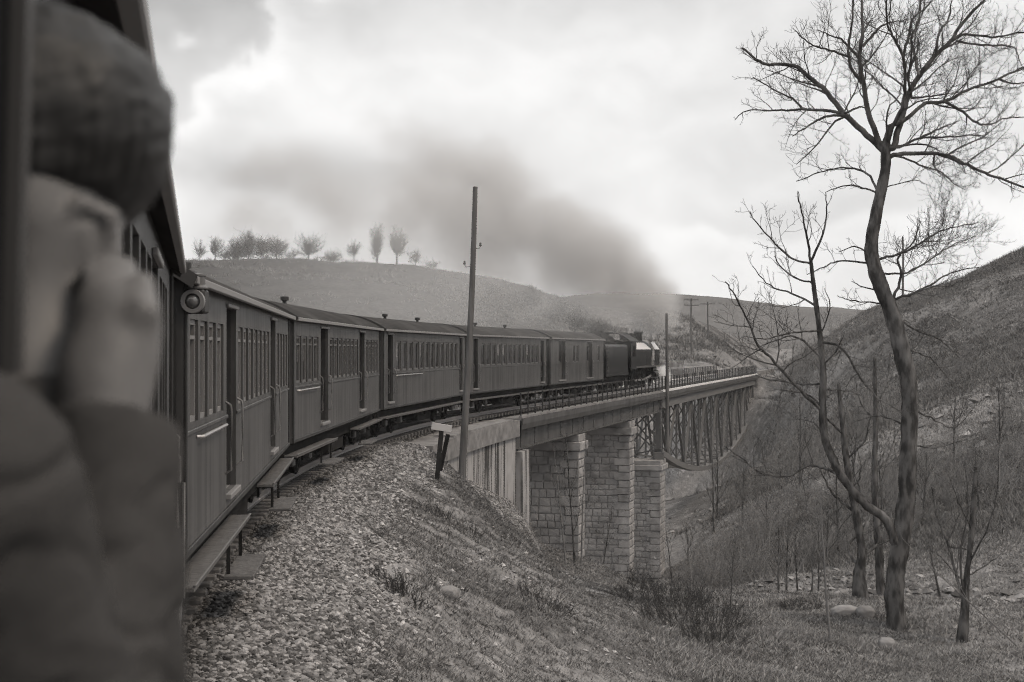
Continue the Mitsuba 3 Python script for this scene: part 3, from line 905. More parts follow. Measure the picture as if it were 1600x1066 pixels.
for sg_ in (1, -1):
    b = cbox(-.4, .4, -.4, .4, -.28, .28, .05); b.apply_translation(tp(A0 + .1, sg_ * 2.05, -5.17)); part('bearing', b, 'truss_iron', tr)

# ------------------------------------------------------------------ poles and boards
def wood_pole(p0, p1, r0, r1, label, n_ins=0, arms=()):
    k = thing('telegraph_pole', label, 'pole')
    t = np.linspace(0, 1, 14)
    pts = p0 + (p1 - p0) * t[:, None]
    pts = pts + np.stack([0.03 * np.sin(t * 5 + p0[0]), 0 * t, 0 * t], 1)
    part('shaft', tube(pts, r0 + (r1 - r0) * t, 10), 'plank', k, smooth=50)
    for j in range(n_ins):
        u = 0.74 + 0.06 * j
        c = p0 + (p1 - p0) * u
        sd = -1 if j % 2 == 0 else 1
        part('bracket', tube([c + [sd * r1 * .6, 0, 0], c + [sd * .20, 0, -.02], c + [sd * .24, 0, .06]], .010, 5), 'dark_paint', k)
        ins = trimesh.creation.revolve(np.array([[0, 0], [.035, 0], [.045, .03], [.03, .06], [.036, .09], [.018, .12], [0, .12]]), sections=10)
        ins.apply_translation(c + [sd * .24, 0, .06])
        part('insulator', ins, 'frame_wood', k, smooth=40)
    for (u, hw) in arms:
        c = p0 + (p1 - p0) * u
        part('cross_arm', beam(c + [-hw, -.08, 0], c + [hw, -.08, 0], .1, .12), 'plank', k)
        for sx in (-.9, -.5, .5, .9):
            ins = trimesh.creation.revolve(np.array([[0, 0], [.05, 0], [.06, .05], [.03, .14], [0, .16]]), sections=8)
            ins.apply_translation(c + [sx * hw, -.08, .06]); part('insulator', ins, 'frame_wood', k, smooth=40)
    return k


b0 = drop(722, 48.5)
wood_pole(b0 + [0, 0, -.4], at(743, 292, 48.8), .125, .075, 'tall leaning wooden telegraph pole beside the train where the viaduct starts', 2)
wood_pole(tp(105.2, 2.72, -4.6), tp(105.2, 2.72, 5.6), .15, .10, 'weathered telegraph pole fixed to the viaduct in front of the engine', 3)
p = drop(1080, 226); wood_pole(p + [0, 0, -.4], np.array([p[0], p[1], at(1080, 466, 226)[2]]), .16, .11, 'distant telegraph pole with two cross arms right of the engine', 0, ((.97, 1.1), (.88, 1.1)))
p = drop(1106, 250); wood_pole(p + [0, 0, -.4], np.array([p[0], p[1], at(1106, 472, 250)[2]]), .15, .10, 'farther telegraph pole just right of the two-armed one', 0, ((.95, 1.2),))
p = drop(1411, 215); wood_pole(p + [0, 0, -.4], np.array([p[0], p[1], at(1411, 370, 215)[2]]), .17, .12, 'thin bare pole on the skyline behind the tall tree', 0)
p = drop(1018, 128); wood_pole(np.array([at(1018, 560, 140)[0], 140, -3.0]), at(1017, 494, 140), .15, .10, 'telegraph pole beyond the track just left of the one on the viaduct', 1)

nb = thing('name_board', 'small pale board on a leaning post beside the foot of the near pole', 'board')
c = at(690, 668, 43.5)
foot = drop(681, 43.5)
b = cbox(-.29, .29, -.02, .02, -.10, .10, .006)
b.apply_transform(trimesh.transformations.euler_matrix(0, math.radians(9), math.radians(6)))
b.apply_translation(c); part('board', b, 'white_board', nb)
part('leaning_post', beam(foot + [0, .05, -.3], c + [0, .06, -.02], .13, .10, (0, 1, 0)), 'underframe', nb)
part('strut', beam(foot + [.10, .5, .25], at(700, 679, 43.8), .12, .08, (0, 1, 0)), 'underframe', nb)

# ------------------------------------------------------------------ the train
def chord(s0, s1):
    a, b = tp(s0, 0, 0), tp(s1, 0, 0)
    t = (b - a) / np.linalg.norm(b - a)
    M = np.eye(4)
    M[:3, 0] = [t[1], -t[0], 0]
    M[:3, 1] = t
    M[:3, 3] = a
    return M


def rect(y0, y1, z0, z1):
    return sg.box(y0, z0, y1, z1)


def ring(y0, y1, z0, z1, t, x0, x1, bars=()):
    p = rect(y0, y1, z0, z1).difference(rect(y0 + t, y1 - t, z0 + t, z1 - t))
    for z in bars:
        p = p.union(rect(y0 + t, y1 - t, z - .018, z + .018))
    return slab(p, x0, x1)


WIN = {}


def window_shapes(w, z0, z1, fmat, near):
    key = (round(w, 3), z0, z1, fmat, near)
    if key not in WIN:
        fr = ring(0, w, z0, z1, .05, 1.425, 1.470, (z1 - .17,) if near else ())
        pn = trimesh.Trimesh(np.array([[1.447, .05, z0 + .05], [1.447, w - .05, z0 + .05], [1.447, w - .05, z1 - .05], [1.447, .05, z1 - .05]]), [[0, 1, 2], [0, 2, 3]], process=False)
        bl = box(1.36, 1.37, .03, w - .03, z0 + .45 * (z1 - z0), z1 - .02)
        bl2 = box(1.36, 1.37, .03, w - .03, z0 + .02, z0 + .42 * (z1 - z0))
        WIN[key] = (shape(fr, fmat), shape(pn, 'pane_glass'), shape(bl, 'blind'), shape(bl2, 'blind'))
    return WIN[key]


def wheel_shape():
    prof = np.array([[0, -.07], [.09, -.09], [.09, -.03], [.36, -.02], [.37, -.06], [.47, -.06], [.50, .06], [.47, .08], [.37, .05], [.36, .03], [.09, .04], [0, .06]])
    m = trimesh.creation.revolve(prof, sections=24)
    v = m.vertices
    m.vertices = np.stack([v[:, 2], v[:, 0], v[:, 1]], 1)
    m.fix_normals()
    return m


WHEEL = shape(wheel_shape(), 'underframe', 40)


def coach(M, L, label, wins, doors, eave=3.45, over=.09, wz=(2.15, 3.12), dz=(1.18, 3.32), mat='paint', fmat='frame_wood', near=False, open_wins=(), dropped=(), blinds=(), rails=(), cat_='railway carriage', vents=(), group=None, seed=0, wall_bottom=.95, doormat='dark_paint', holes_left=True, lower_steps=True, boards=None, trim='trim'):
    k = thing('railway_carriage' if cat_ == 'railway carriage' else 'goods_van', label, cat_, group)
    MT = T(M.tolist())

    def P(name, mesh, m, parent=k, smooth=False):
        return part(name, mesh, m, parent, smooth, MT)

    def at_y(y):
        Q = np.eye(4); Q[1, 3] = y
        return T((M @ Q).tolist())
    wall = rect(0, L, wall_bottom, eave)
    for y0, y1 in wins:
        wall = wall.difference(rect(y0, y1, *wz))
    lw = wall
    for y0, y1 in doors:
        wall = wall.difference(rect(y0, y1, *dz))
    P('side_panel', slab(wall, 1.435, 1.50), mat)
    P('side_panel', slab(lw, -1.50, -1.435), mat)
    g = random.Random(seed)
    for i, (y0, y1) in enumerate(wins):
        fr, pn, bl, bl2 = window_shapes(y1 - y0, wz[0], wz[1], fmat, near)
        if i in open_wins:
            put('window', shape(ring(0, y1 - y0, wz[0], wz[1], .03, 1.415, 1.43), fmat), k, at_y(y0))
            continue
        wk = put('window', fr, k, at_y(y0))
        if i not in dropped:
            put('pane', pn, wk, at_y(y0))
        else:
            put('dropped_sash', bl2, wk, at_y(y0))
        if i in blinds:
            put('blind', bl, wk, at_y(y0))
    for y0, y1 in doors:
        leaf = rect(y0, y1, *dz).difference(rect(y0 + .16, y1 - .16, wz[0], wz[1] - .05))
        dk_ = P('door', slab(leaf, 1.27, 1.31), doormat)
        P('door_pane', trimesh.Trimesh(np.array([[1.29, y0 + .16, wz[0]], [1.29, y1 - .16, wz[0]], [1.29, y1 - .16, wz[1] - .05], [1.29, y0 + .16, wz[1] - .05]]), [[0, 1, 2], [0, 2, 3]], process=False), 'pane_glass', dk_)
        P('jamb', cat([box(1.25, 1.434, y0 - .05, y0 - .002, *dz), box(1.25, 1.434, y1 + .002, y1 + .05, *dz), box(1.25, 1.434, y0 - .05, y1 + .05, dz[1] + .002, dz[1] + .05)]), doormat)
        P('threshold', cbox(1.2, 1.56, y0 - .04, y1 + .04, dz[0] - .07, dz[0] - .003, .008), 'trim', dk_)
        P('lintel', cbox(1.50, 1.535, y0 - .06, y1 + .06, dz[1] + .002, dz[1] + .045, .006), 'trim', dk_)
        P('handle', tube([[1.31, y0 + .10, 2.02], [1.37, y0 + .10, 2.02], [1.37, y0 + .22, 2.02]], .014, 6), 'bright_metal', dk_)
        for yy in (y0 - .13, y1 + .13):
            P('grab_rail', tube([[1.50, yy, 1.42], [1.565, yy, 1.46], [1.57, yy, 2.12], [1.56, yy, 2.20], [1.50, yy, 2.24]], .016, 6), 'frame_wood' if yy < y0 else 'trim', k, 40)
    for (y0, y1, z) in rails:
        P('hand_rail', tube([[1.50, y0, z], [1.56, y0 + .04, z], [1.56, y1 - .04, z], [1.50, y1, z]], .018, 6), 'bright_metal', k, 40)
    # mouldings
    P('waist_moulding', cbox(1.50, 1.522, .02, L - .02, wz[0] - .10, wz[0] - .06, .006) if not doors else cat([cbox(1.50, 1.522, a, b, wz[0] - .10, wz[0] - .06, .006) for a, b in zip([.02] + [d[1] + .01 for d in doors], [d[0] - .01 for d in doors] + [L - .02])]), mat)
    P('bottom_rail', cbox(1.50, 1.525, .0, L, wall_bottom, wall_bottom + .07, .006), 'dark_paint')
    for yy in (.0, L - .09):
        P('corner_post', cbox(1.502, 1.53, yy, yy + .09, wall_bottom + .002, eave - .002, .006), doormat)
    # ends
    for y0, y1 in ((.0, .05), (L - .05, L)):
        P('end_wall', box(-1.434, 1.434, y0, y1, wall_bottom, eave), 'dark_paint')
    for y0, y1 in ((-.28, -.003), (L + .003, L + .28)):
        P('gangway', slab(sg.box(-.55, 1.05, .55, 3.2).difference(sg.box(-.42, 1.15, .42, 3.05)), y0, y1, 'y'), 'underframe')
        yo = -.40 if y0 < 0 else L
        for sx in (-.9, .9):
            P('buffer', tube([[sx, yo, .98], [sx, yo + .40, .98]], .09 if True else 0, 10), 'underframe', k, 40)
    P('floor', box(-1.43, 1.43, .06, L - .06, 1.02, 1.10), 'interior')
    P('corridor_partition', box(-.35, -.31, .3, L - .3, 1.11, eave - .1), 'interior')
    # roof
    xs = np.linspace(-1, 1, 25)
    hw = 1.50 + over
    rise = .47
    topz = eave + .03 + rise * (1 - np.abs(xs) ** 2.3)
    outer = [(hw * x, z) for x, z in zip(xs, topz)]
    inner = [(hw * x, z - .07) for x, z in zip(xs[::-1], topz[::-1])]
    rp = sg.Polygon(outer + inner)
    rk = P('roof', slab(rp, -.10, L + .10, 'y'), 'roof_felt', k, 35)
    ep = sg.Polygon(outer + [(hw, eave - .05), (-hw, eave - .05)]).intersection(sg.Polygon(outer + inner).buffer(.06).union(sg.box(-1.44, eave + .002, 1.44, eave + .9).intersection(sg.Polygon(outer + [(hw, eave - .1), (-hw, eave - .1)]))))
    for y0, y1 in ((-.16, -.102), (L + .102, L + .16)):
        P('roof_end', slab(sg.Polygon([(1.03 * x, z + .015) for x, z in outer] + [(hw * x, z - .10) for x, z in zip(xs[::-1], topz[::-1])]).buffer(0), y0, y1, 'y'), 'roof_felt', rk)
    for y0, y1 in ((.0, .05), (L - .05, L)):
        P('tympanum', slab(sg.Polygon([(1.43 * x, z - .075) for x, z in zip(xs, topz)] + [(1.43, eave + .002), (-1.43, eave + .002)]).buffer(0), y0, y1, 'y'), 'dark_paint')
    for sx in (-1, 1):
        a, b = sorted((sx * (hw - .005), sx * (hw + .05)))
        P('gutter', cbox(a, b, -.10, L + .10, eave - .035, eave + .035, .008), trim, rk)
    for yv in vents:
        m = trimesh.creation.revolve(np.array([[0, 0], [.05, 0], [.05, .10], [.10, .11], [.10, .19], [.06, .21], [0, .21]]), sections=12)
        m.apply_translation([.5, yv, eave + .43])
        P('roof_ventilator', m, 'dark_paint', rk, 35)
    # underneath
    P('solebar', cat([box(1.20, 1.32, .02, L - .02, .62, wall_bottom - .003), box(-1.32, -1.20, .02, L - .02, .62, wall_bottom - .003)]), 'underframe')
    boards = boards or [(.02, L - .02)]
    for b0, b1 in boards:
        fb = P('footboard', cbox(1.33, 1.60, b0, b1, .66, .71, .008), 'plank')
        P('edge_strip', cbox(1.585, 1.612, b0, b1, .712, .730, .004), 'frame_wood', fb)
    for yb in [y for b0, b1 in boards for y in np.arange(b0 + .5, b1, 1.9)]:
        P('footboard_bracket', cat([box(1.30, 1.55, yb, yb + .04, .60, .655), box(1.30, 1.34, yb, yb + .04, .45, .60)]), 'underframe')
    if lower_steps:
        for y0, y1 in doors:
            st = P('step', cbox(1.50, 1.84, y0 - .35, y1 + .35, .24, .285, .008), 'plank')
            P('step_hanger', box(1.52, 1.56, y0 - .2, y0 - .16, .287, .655), 'underframe', st)
            P('step_hanger', box(1.52, 1.56, y1 + .16, y1 + .2, .287, .655), 'underframe', st)
    P('equipment_box', cbox(.55, 1.28, L * .42, L * .58, .28, .60, .02), 'underframe')
    P('truss_rod', tube([[1.05, 3.8, .60], [1.05, L * .38, .30], [1.05, L * .62, .30], [1.05, L - 3.8, .60]], .03, 6), 'underframe')
    for yb in (2.9, L - 2.9):
        bk = P('bogie', cat([box(.95, 1.10, yb - 1.75, yb + 1.75, .42, .66), box(-1.10, -.95, yb - 1.75, yb + 1.75, .42, .66), box(-1.0, 1.0, yb - .3, yb + .3, .40, .60)]), 'underframe')
        for dy in (-1.2, 1.2):
            for sx in (1, -1):
                Q = np.eye(4); Q[:3, 3] = [sx * .86, yb + dy, .50]
                put('wheel', WHEEL, bk, T((M @ Q).tolist()))
            P('axle_box', cbox(1.10, 1.27, yb + dy - .13, yb + dy + .13, .36, .64, .03), 'frame_wood', bk)
    return k


def wins_for(L, doors, pitch=.82, w=.66, ends=.42, gapd=.30):
    out = []
    bounds = [ends] + [v for d in doors for v in (d[0] - gapd, d[1] + gapd)] + [L - ends]
    for a, b in zip(bounds[::2], bounds[1::2]):
        n = int((b - a + (pitch - w)) // pitch)
        off = a + (b - a - (n * pitch - (pitch - w))) / 2
        out += [(off + i * pitch, off + i * pitch + w) for i in range(n)]
    return out


LC, LV = 16.51, 15.51
starts = []
a_ = .45
for l in (LC, LC, LC, LC, LV):
    starts.append(a_); a_ += l + .9
S_TEN, S_LOCO = a_, a_ + 9.7

# own carriage: its side passes left of the camera
th0 = math.radians(11.54)
far_r = np.array([(265 - 800) / F * 13.0, 13.0])
t0 = np.array([-math.sin(th0), math.cos(th0)])
r0 = np.array([math.cos(th0), math.sin(th0)])
L0 = 18.0
o0 = far_r - r0 * 1.5 - t0 * L0
M0 = np.eye(4)
M0[:3, 0] = [r0[0], r0[1], 0]; M0[:3, 1] = [t0[0], t0[1], 0]; M0[:3, 3] = [o0[0], o0[1], 0]
d0 = [(3.0, 3.9), (12.95, 14.15)]
w0 = [(y, y + .66) for y in (.5, 1.32, 2.14)] + [(4.62 + .84 * i, 5.28 + .84 * i) for i in range(10)] + [(y, y + .66) for y in (14.6, 15.4, 16.2)]
own = coach(M0, L0, "photographer's own dark carriage at the left edge, a passenger leaning out of its window", w0, d0, eave=3.52, over=.085, wz=(2.18, 3.30), mat='own_paint', fmat='own_frame', trim='own_frame', near=True, open_wins=(3, 4), seed=2, rails=())
MT0 = T(M0.tolist())
part('grab_rail', tube([[1.50, 17.86, 1.30], [1.57, 17.86, 1.34], [1.575, 17.86, 2.10], [1.50, 17.86, 2.16]], .018, 8), 'trim', own, 40, MT0)
part('bracket', cat([cbox(1.502, 1.60, 17.75, 17.93, 1.72, 1.94, .01), tube([[1.62, 17.84, .75], [1.62, 17.84, 1.72]], .015, 6)]), 'trim', own, False, MT0)

doors = [(3.95, 5.15), (11.36, 12.56)]
wd = wins_for(LC, doors)
coach(chord(starts[0], starts[0] + LC), LC, 'nearest whole carriage ahead with two dark recessed doors and a half open first window', wd, doors, near=True, dropped=(0, 5), blinds=(8,), seed=3, rails=((1.0, 3.4, 2.00),), vents=(8.2,), fmat='light_frame', boards=[(.0, 6.1), (10.6, LC)])
coach(chord(starts[1], starts[1] + LC), LC, 'second whole carriage ahead, lower on its roofline, with pale blinds in its first windows', wd, doors, near=True, blinds=(1, 2), seed=4, rails=((.6, 3.4, 2.00), ), vents=(5.0,), boards=[(.0, 6.1), (10.6, LC)])
d4 = [(.75, 1.55), (LC - 1.55, LC - .75)]
w4 = wins_for(LC, d4, 1.05, .80, .3)
coach(chord(starts[2], starts[2] + LC), LC, 'third carriage ahead, standing behind the leaning pole and veiled by smoke', w4, d4, seed=5, blinds=(0, 4), rails=((2.0, 6.5, 2.0),), vents=(5, 11), lower_steps=False)
coach(chord(starts[3], starts[3] + LC), LC, 'fourth carriage ahead, its row of windows seen right of the leaning pole', w4, d4, seed=6, blinds=(3, 4, 9), vents=(5, 11), lower_steps=False)
d6 = [(2.2, 3.9), (LV - 5.4, LV - 3.7)]
coach(chord(starts[4], starts[4] + LV), LV, 'luggage van with few windows, coupled behind the tender', [(6.0, 6.6), (7.0, 7.6), (13.6, 14.2)], d6, cat_='luggage van', seed=7, doormat='paint', vents=(), lower_steps=False)

# signal lamp on the corner of the nearest whole carriage
lk = thing('side_lamp', 'round side lamp with a hooded chimney hung on the carriage corner', 'lamp')
c = at(302, 471, 13.72)
ML = np.eye(4); ML[:3, 3] = c


def lathe_y(prof, sections=24):
    m = trimesh.creation.revolve(np.array(prof), sections=sections)
    v = m.vertices
    m.vertices = np.stack([v[:, 0], v[:, 2], v[:, 1]], 1)
    m.fix_normals()
    return m


def LP(name, m, mat, smooth=40):
    m = m.copy(); m.apply_translation(c); return part(name, m, mat, lk, smooth)


LP('case', cbox(-.10, .10, .0, .22, -.11, .11, .02), 'dark_paint', False)
LP('lens_ring', lathe_y([[.070, -.05], [.105, -.05], [.108, .0], [.070, .0], [.070, -.05]], 32), 'trim')
LP('lens', lathe_y([[0, -.055], [.03, -.05], [.055, -.035], [.069, -.01], [.069, -.004], [0, -.004]], 24), 'lens_glass')
h = trimesh.creation.revolve(np.array([[0, .11], [.115, .112], [.12, .125], [.085, .15], [.085, .225], [.095, .23], [.095, .245], [0, .265]]), sections=20)
h.apply_translation([0, .10, 0]); LP('chimney_hood', h, 'frame_wood')
LP('bracket', cbox(-.13, .04, .222, .30, -.05, .02, .01), 'dark_paint', False)

# tender
MTn = chord(S_TEN, S_TEN + 8.8)
tk_ = thing('tender', 'coal tender heaped with coal behind the steam engine', 'tender')
TT = T(MTn.tolist())
part('tank', slab(sg.Polygon([(-1.48, 1.30), (1.48, 1.30), (1.48, 3.05), (1.36, 3.20), (1.28, 3.05), (-1.28, 3.05), (-1.36, 3.20), (-1.48, 3.05)]), .2, 8.4, 'y'), 'loco_black', tk_, False, TT)
part('platform', box(-1.5, 1.5, .05, 8.75, 1.12, 1.295), 'loco_black', tk_, False, TT)
cm = trimesh.creation.icosphere(subdivisions=4)
v = cm.vertices * (1 + .35 * (meshkit.fbm(cm.vertices * 3, 4, seed=3)[:, None] - .5))
cm = trimesh.Trimesh(v * np.array([1.25, 3.6, 1.05]) + [0, 4.6, 3.0], cm.faces, process=False)
part('coal_heap', cm, 'coal', tk_, False, TT)
part('solebar', cat([box(1.0, 1.15, .2, 8.6, .55, 1.117), box(-1.15, -1.0, .2, 8.6, .55, 1.117)]), 'underframe', tk_, False, TT)
for yy in (1.3, 3.0, 5.8, 7.5):
    for sx in (1, -1):
        Q = np.eye(4); Q[:3, 3] = [sx * .86, yy, .50]
        put('wheel', WHEEL, tk_, T((MTn @ Q).tolist()))
part('ladder', cat([tube([[1.5, .35, 1.3], [1.5, .35, 3.1]], .02, 5), tube([[1.5, .75, 1.3], [1.5, .75, 3.1]], .02, 5)] + [tube([[1.5, .35, z], [1.5, .75, z]], .015, 5) for z in np.arange(1.5, 3.0, .3)]), 'iron', tk_, False, TT)

# locomotive
MLo = chord(S_LOCO, S_LOCO + 14.0)
lo = thing('steam_locomotive', 'black steam locomotive with sloping boiler casing coloured bright for sky sheen pulling the train over the viaduct', 'locomotive')
LT = T(MLo.tolist())


def lp(name, m, mat, smooth=False, parent=lo):
    return part(name, m, mat, parent, smooth, LT)


def cyl_y(x, z, r, y0, y1, n=28):
    m = trimesh.creation.cylinder(radius=r, height=y1 - y0, sections=n)
    v = m.vertices
    m.vertices = np.stack([v[:, 0] + x, v[:, 2] + (y0 + y1) / 2, v[:, 1] + z], 1)
    m.fix_normals()
    return m


bo = lp('boiler', cyl_y(0, 2.62, .93, 2.4, 11.4), 'loco_black', 40)
lp('smokebox', cyl_y(0, 2.62, .97, 11.403, 13.2), 'loco_black', 40)
lp('chimney', trimesh.creation.revolve(np.array([[.25, 3.4], [.36, 3.4], [.30, 3.7], [.32, 4.12], [.38, 4.14], [.38, 4.26], [.24, 4.26], [.24, 3.5]]), sections=20).apply_translation([0, 12.3, 0]), 'loco_black', 40)
for yy, r in ((6.3, .42), (9.0, .36)):
    lp('dome', trimesh.creation.revolve(np.array([[r * 1.15, 3.30], [r, 3.5], [r, 3.85], [r * .8, 4.02], [r * .4, 4.10], [0, 4.12]]), sections=20).apply_translation([0, yy, 0]), 'loco_black', 40)
for yy in (4.4, 6.9, 9.4):
    lp('boiler_band', cyl_y(0, 2.62, .945, yy, yy + .08), 'loco_black', 40, bo)
lp('cab', slab(sg.box(.1, 1.45, 2.35, 3.45).difference(sg.box(.7, 2.35, 1.25, 3.15)).difference(sg.box(1.4, 2.35, 2.0, 3.15)), 1.44, 1.49), 'loco_black')
lp('cab_side', slab(sg.box(.1, 1.45, 2.35, 3.45).difference(sg.box(.7, 2.35, 1.25, 3.15)).difference(sg.box(1.4, 2.35, 2.0, 3.15)), -1.49, -1.44), 'loco_black')
lp('cab_front', box(-1.435, 1.435, 2.30, 2.35, 1.45, 3.45), 'loco_black')
xs = np.linspace(-1, 1, 17)
lp('cab_roof', slab(sg.Polygon([(1.58 * x, 3.46 + .62 * (1 - abs(x) ** 2.2)) for x in xs] + [(1.58 * x, 3.40 + .62 * (1 - abs(x) ** 2.2)) for x in xs[::-1]]), -.7, 2.9, 'y'), 'loco_black', 40)
for sx in (1, -1):
    a, b = sorted((sx * 1.40, sx * 1.45))
    lp('running_board', box(*sorted((sx * .8, sx * 1.48)), 2.36, 13.7, 1.56, 1.64), 'loco_black')
    lp('running_board_edge', box(*sorted((sx * 1.482, sx * 1.51)), 2.36, 13.7, 1.52, 1.66), 'iron')
    for y0, y1 in ((2.45, 4.6), (4.68, 7.0), (7.08, 9.6)):
        sd = lp('side_plate', box(a, b, y0, y1, 1.643, 2.86), 'loco_black')
        v = np.array([[sx * 1.43, y0, 2.863], [sx * 1.43, y1, 2.863], [sx * .86, y1, 3.36], [sx * .86, y0, 3.36]])
        v = np.vstack([v, v + [sx * .012, 0, .02]])
        lp('sloping_casing', trimesh.convex.convex_hull(v), 'loco_sky_sheen', False, sd)
    dfl = lp('smoke_deflector', box(a, b, 11.5, 13.85, 1.643, 2.86), 'loco_black')
    v = np.array([[sx * 1.43, 11.5, 2.863], [sx * 1.43, 13.85, 2.863], [sx * 1.10, 13.2, 3.42], [sx * 1.10, 11.5, 3.42]])
    v = np.vstack([v, v + [sx * .012, 0, .02]])
    lp('bent_top', trimesh.convex.convex_hull(v), 'loco_sky_sheen', False, dfl)
    lp('cylinder_block', cyl_y(sx * 1.22, .86, .36, 11.3, 12.9, 18), 'loco_black', 40)
    lp('valve_chest', cyl_y(sx * 1.15, 1.36, .2, 11.1, 13.0, 14), 'loco_black', 40)
    lp('coupling_rod', beam((sx * 1.08, 4.2, .62), (sx * 1.08, 9.3, .62), .06, .14), 'bright_metal')
    lp('connecting_rod', beam((sx * 1.16, 7.6, .62), (sx * 1.16, 11.3, .86), .06, .13), 'bright_metal')
    lp('hand_rail', tube([[sx * 1.0, 2.5, 3.0], [sx * 1.0, 11.4, 3.0]], .02, 5), 'iron')
lp('frame', box(-.62, .62, .3, 13.6, .62, 1.5), 'underframe')
lp('buffer_beam', cbox(-1.4, 1.4, 13.7, 13.8, .85, 1.25, .01), 'loco_black')
for sx in (.9, -.9):
    lp('buffer', tube([[sx, 13.8, 1.04], [sx, 14.2, 1.04], [sx, 14.21, 1.04], [sx, 14.25, 1.04]], [.11, .11, .23, .23], 14), 'loco_black', 30)
wp = np.array([[0, -.08], [.14, -.10], [.14, -.04], [.70, -.03], [.71, -.07], [.80, -.07], [.84, .05], [.80, .08], [.70, .06], [.70, .03], [.14, .05], [0, .07]])
m = trimesh.creation.revolve(wp, sections=30); v = m.vertices; m.vertices = np.stack([v[:, 2], v[:, 0], v[:, 1]], 1); m.fix_normals()
DW = shape(m, 'underframe', 40)
for yy, zz, sh in ((4.2, .84, DW), (5.9, .84, DW), (7.6, .84, DW), (9.3, .84, DW), (1.6, .50, WHEEL), (12.3, .50, WHEEL)):
    for sx in (1, -1):
        Q = np.eye(4); Q[:3, 3] = [sx * .86, yy, zz]
        put('wheel', sh, lo, T((MLo @ Q).tolist()))


# ------------------------------------------------------------------ smoke and steam
def volume(name, lo_, hi_, res, dens, albedo, sigma, label, cat_):
    nx, ny, nz = res
    X, Y, Z = np.meshgrid(*[lo_[i] + (np.arange(res[i]) + .5) / res[i] * (hi_[i] - lo_[i]) for i in range(3)], indexing='ij')
    D = np.clip(dens(X, Y, Z), 0, None)
    for ax in range(3):
        w = np.ones(res[ax]); w[0] = w[-1] = 0; w[1] = w[-2] = .5
        D = D * w.reshape([-1 if i == ax else 1 for i in range(3)])
    grid = mi.VolumeGrid(np.ascontiguousarray(D.transpose(2, 1, 0)[..., None]).astype(np.float32) * sigma)
    ext = [hi_[i] - lo_[i] for i in range(3)]
    tw = T().translate(list(lo_)).scale(ext)
    scene[name + '_medium'] = {'type': 'heterogeneous', 'albedo': {'type': 'rgb', 'value': albedo}, 'sigma_t': {'type': 'gridvolume', 'grid': grid, 'to_world': tw, 'filter_type': 'trilinear'}}
    scene[name] = {'type': 'cube', 'to_world': T().translate([(lo_[i] + hi_[i]) / 2 for i in range(3)]).scale([e / 2 for e in ext]), 'bsdf': {'type': 'null'},
                   'interior': {'type': 'ref', 'id': name + '_medium'}, 'exterior': {'type': 'ref', 'id': 'air'}}
    labels[name] = {'label': label, 'category': cat_, 'kind': 'stuff'}


chim = (MLo @ np.array([0, 12.3, 4.3, 1]))[:3]
PL = np.array([chim, chim + [.2, -.6, 2.0], at(992, 455, 116), at(940, 425, 114), at(872, 392, 111), at(800, 358, 107), at(730, 330, 103), at(645, 306, 98), at(540, 304, 92), at(440, 308, 88), at(360, 312, 84)])
PR = np.array([.5, 1.4, 2.2, 2.9, 3.5, 3.7, 3.7, 3.3, 2.7, 2.2, 1.6]) * 1.0
PD = np.array([1.4, 1.15, 1.0, .95, .85, .8, .70, .50, .40, .30, .2])


def plume(X, Y, Z):
    sh = X.shape
    P = np.stack([X.ravel(), Y.ravel(), Z.ravel()], 1)
    w = (meshkit.fbm(P * .16, 4, seed=41) - .5)
    w2 = (meshkit.fbm(P * .16 + 9.7, 4, seed=42) - .5)
    P2 = P + np.stack([w * 7, w2 * 4, (w2 - w) * 5.5], 1)
    best = np.zeros(len(P))
    for i in range(len(PL) - 1):
        a, b = PL[i], PL[i + 1]
        t = np.clip(((P2 - a) @ (b - a)) / ((b - a) @ (b - a)), 0, 1)
        dd = np.linalg.norm(P2 - a - t[:, None] * (b - a), axis=1)
        r = PR[i] + (PR[i + 1] - PR[i]) * t
        best = np.maximum(best, (PD[i] + (PD[i + 1] - PD[i]) * t) * np.clip(1.25 - dd / (r * 1.25), 0, 1) ** 1.1 / np.sqrt(r / 2.5))
    wv = np.stack([w, w2, w - w2], 1) * 4
    det = meshkit.fbm(P * .34 + wv * .5, 5, seed=44)
    bil = np.abs(meshkit.fbm(P * .22 + wv, 3, seed=47) - .5) * 2
    prof = best
    x_ = np.clip((prof + 2.3 * (det - .5) - .75 * (bil - .3) - .10) / .55, 0, 1)
    d = np.minimum(prof * 1.5, 1.3) * x_ * x_ * (3 - 2 * x_)
    # thinner smoke rolling down over the carriages on their far side
    s_, n_ = to_track(P[:, 0], P[:, 1])
    low = np.exp(-((P[:, 2] - 5.5) / 4.5) ** 2) * np.exp(-((n_ + 5) / 7.0) ** 2) * ss(40, 62, s_) * ss(94, 80, s_)
    d = d + .05 * low * np.clip(.4 + 1.4 * (meshkit.fbm(P * .22, 4, seed=46) - .2), 0, 2)
    return d.reshape(sh)


volume('smoke', (-30, 52, 1.95), (20, 136, 24), (84, 114, 48), plume, [.72, .712, .708], .62, 'grey engine smoke blown back over the train from the chimney', 'smoke')
st = (MLo @ np.array([1.7, 12.9, .8, 1]))[:3]


def puff(X, Y, Z):
    P = np.stack([X, Y, Z], -1)
    d = np.linalg.norm((P - st - [0.2, 0, .0]) / np.array([.55, .9, .75]), axis=-1)
    return np.clip(1.2 - d, 0, 1) * np.clip(.2 + 2.2 * (meshkit.fbm(P * 1.7, 3, seed=9) - .25), 0, 2)


volume('steam', tuple(st - [1.3, 1.6, .75]), tuple(st + [1.6, 1.4, 1.05]), (34, 34, 26), puff, [.97, .968, .965], 6.0, 'white steam leaking beside the engine cylinder', 'steam')

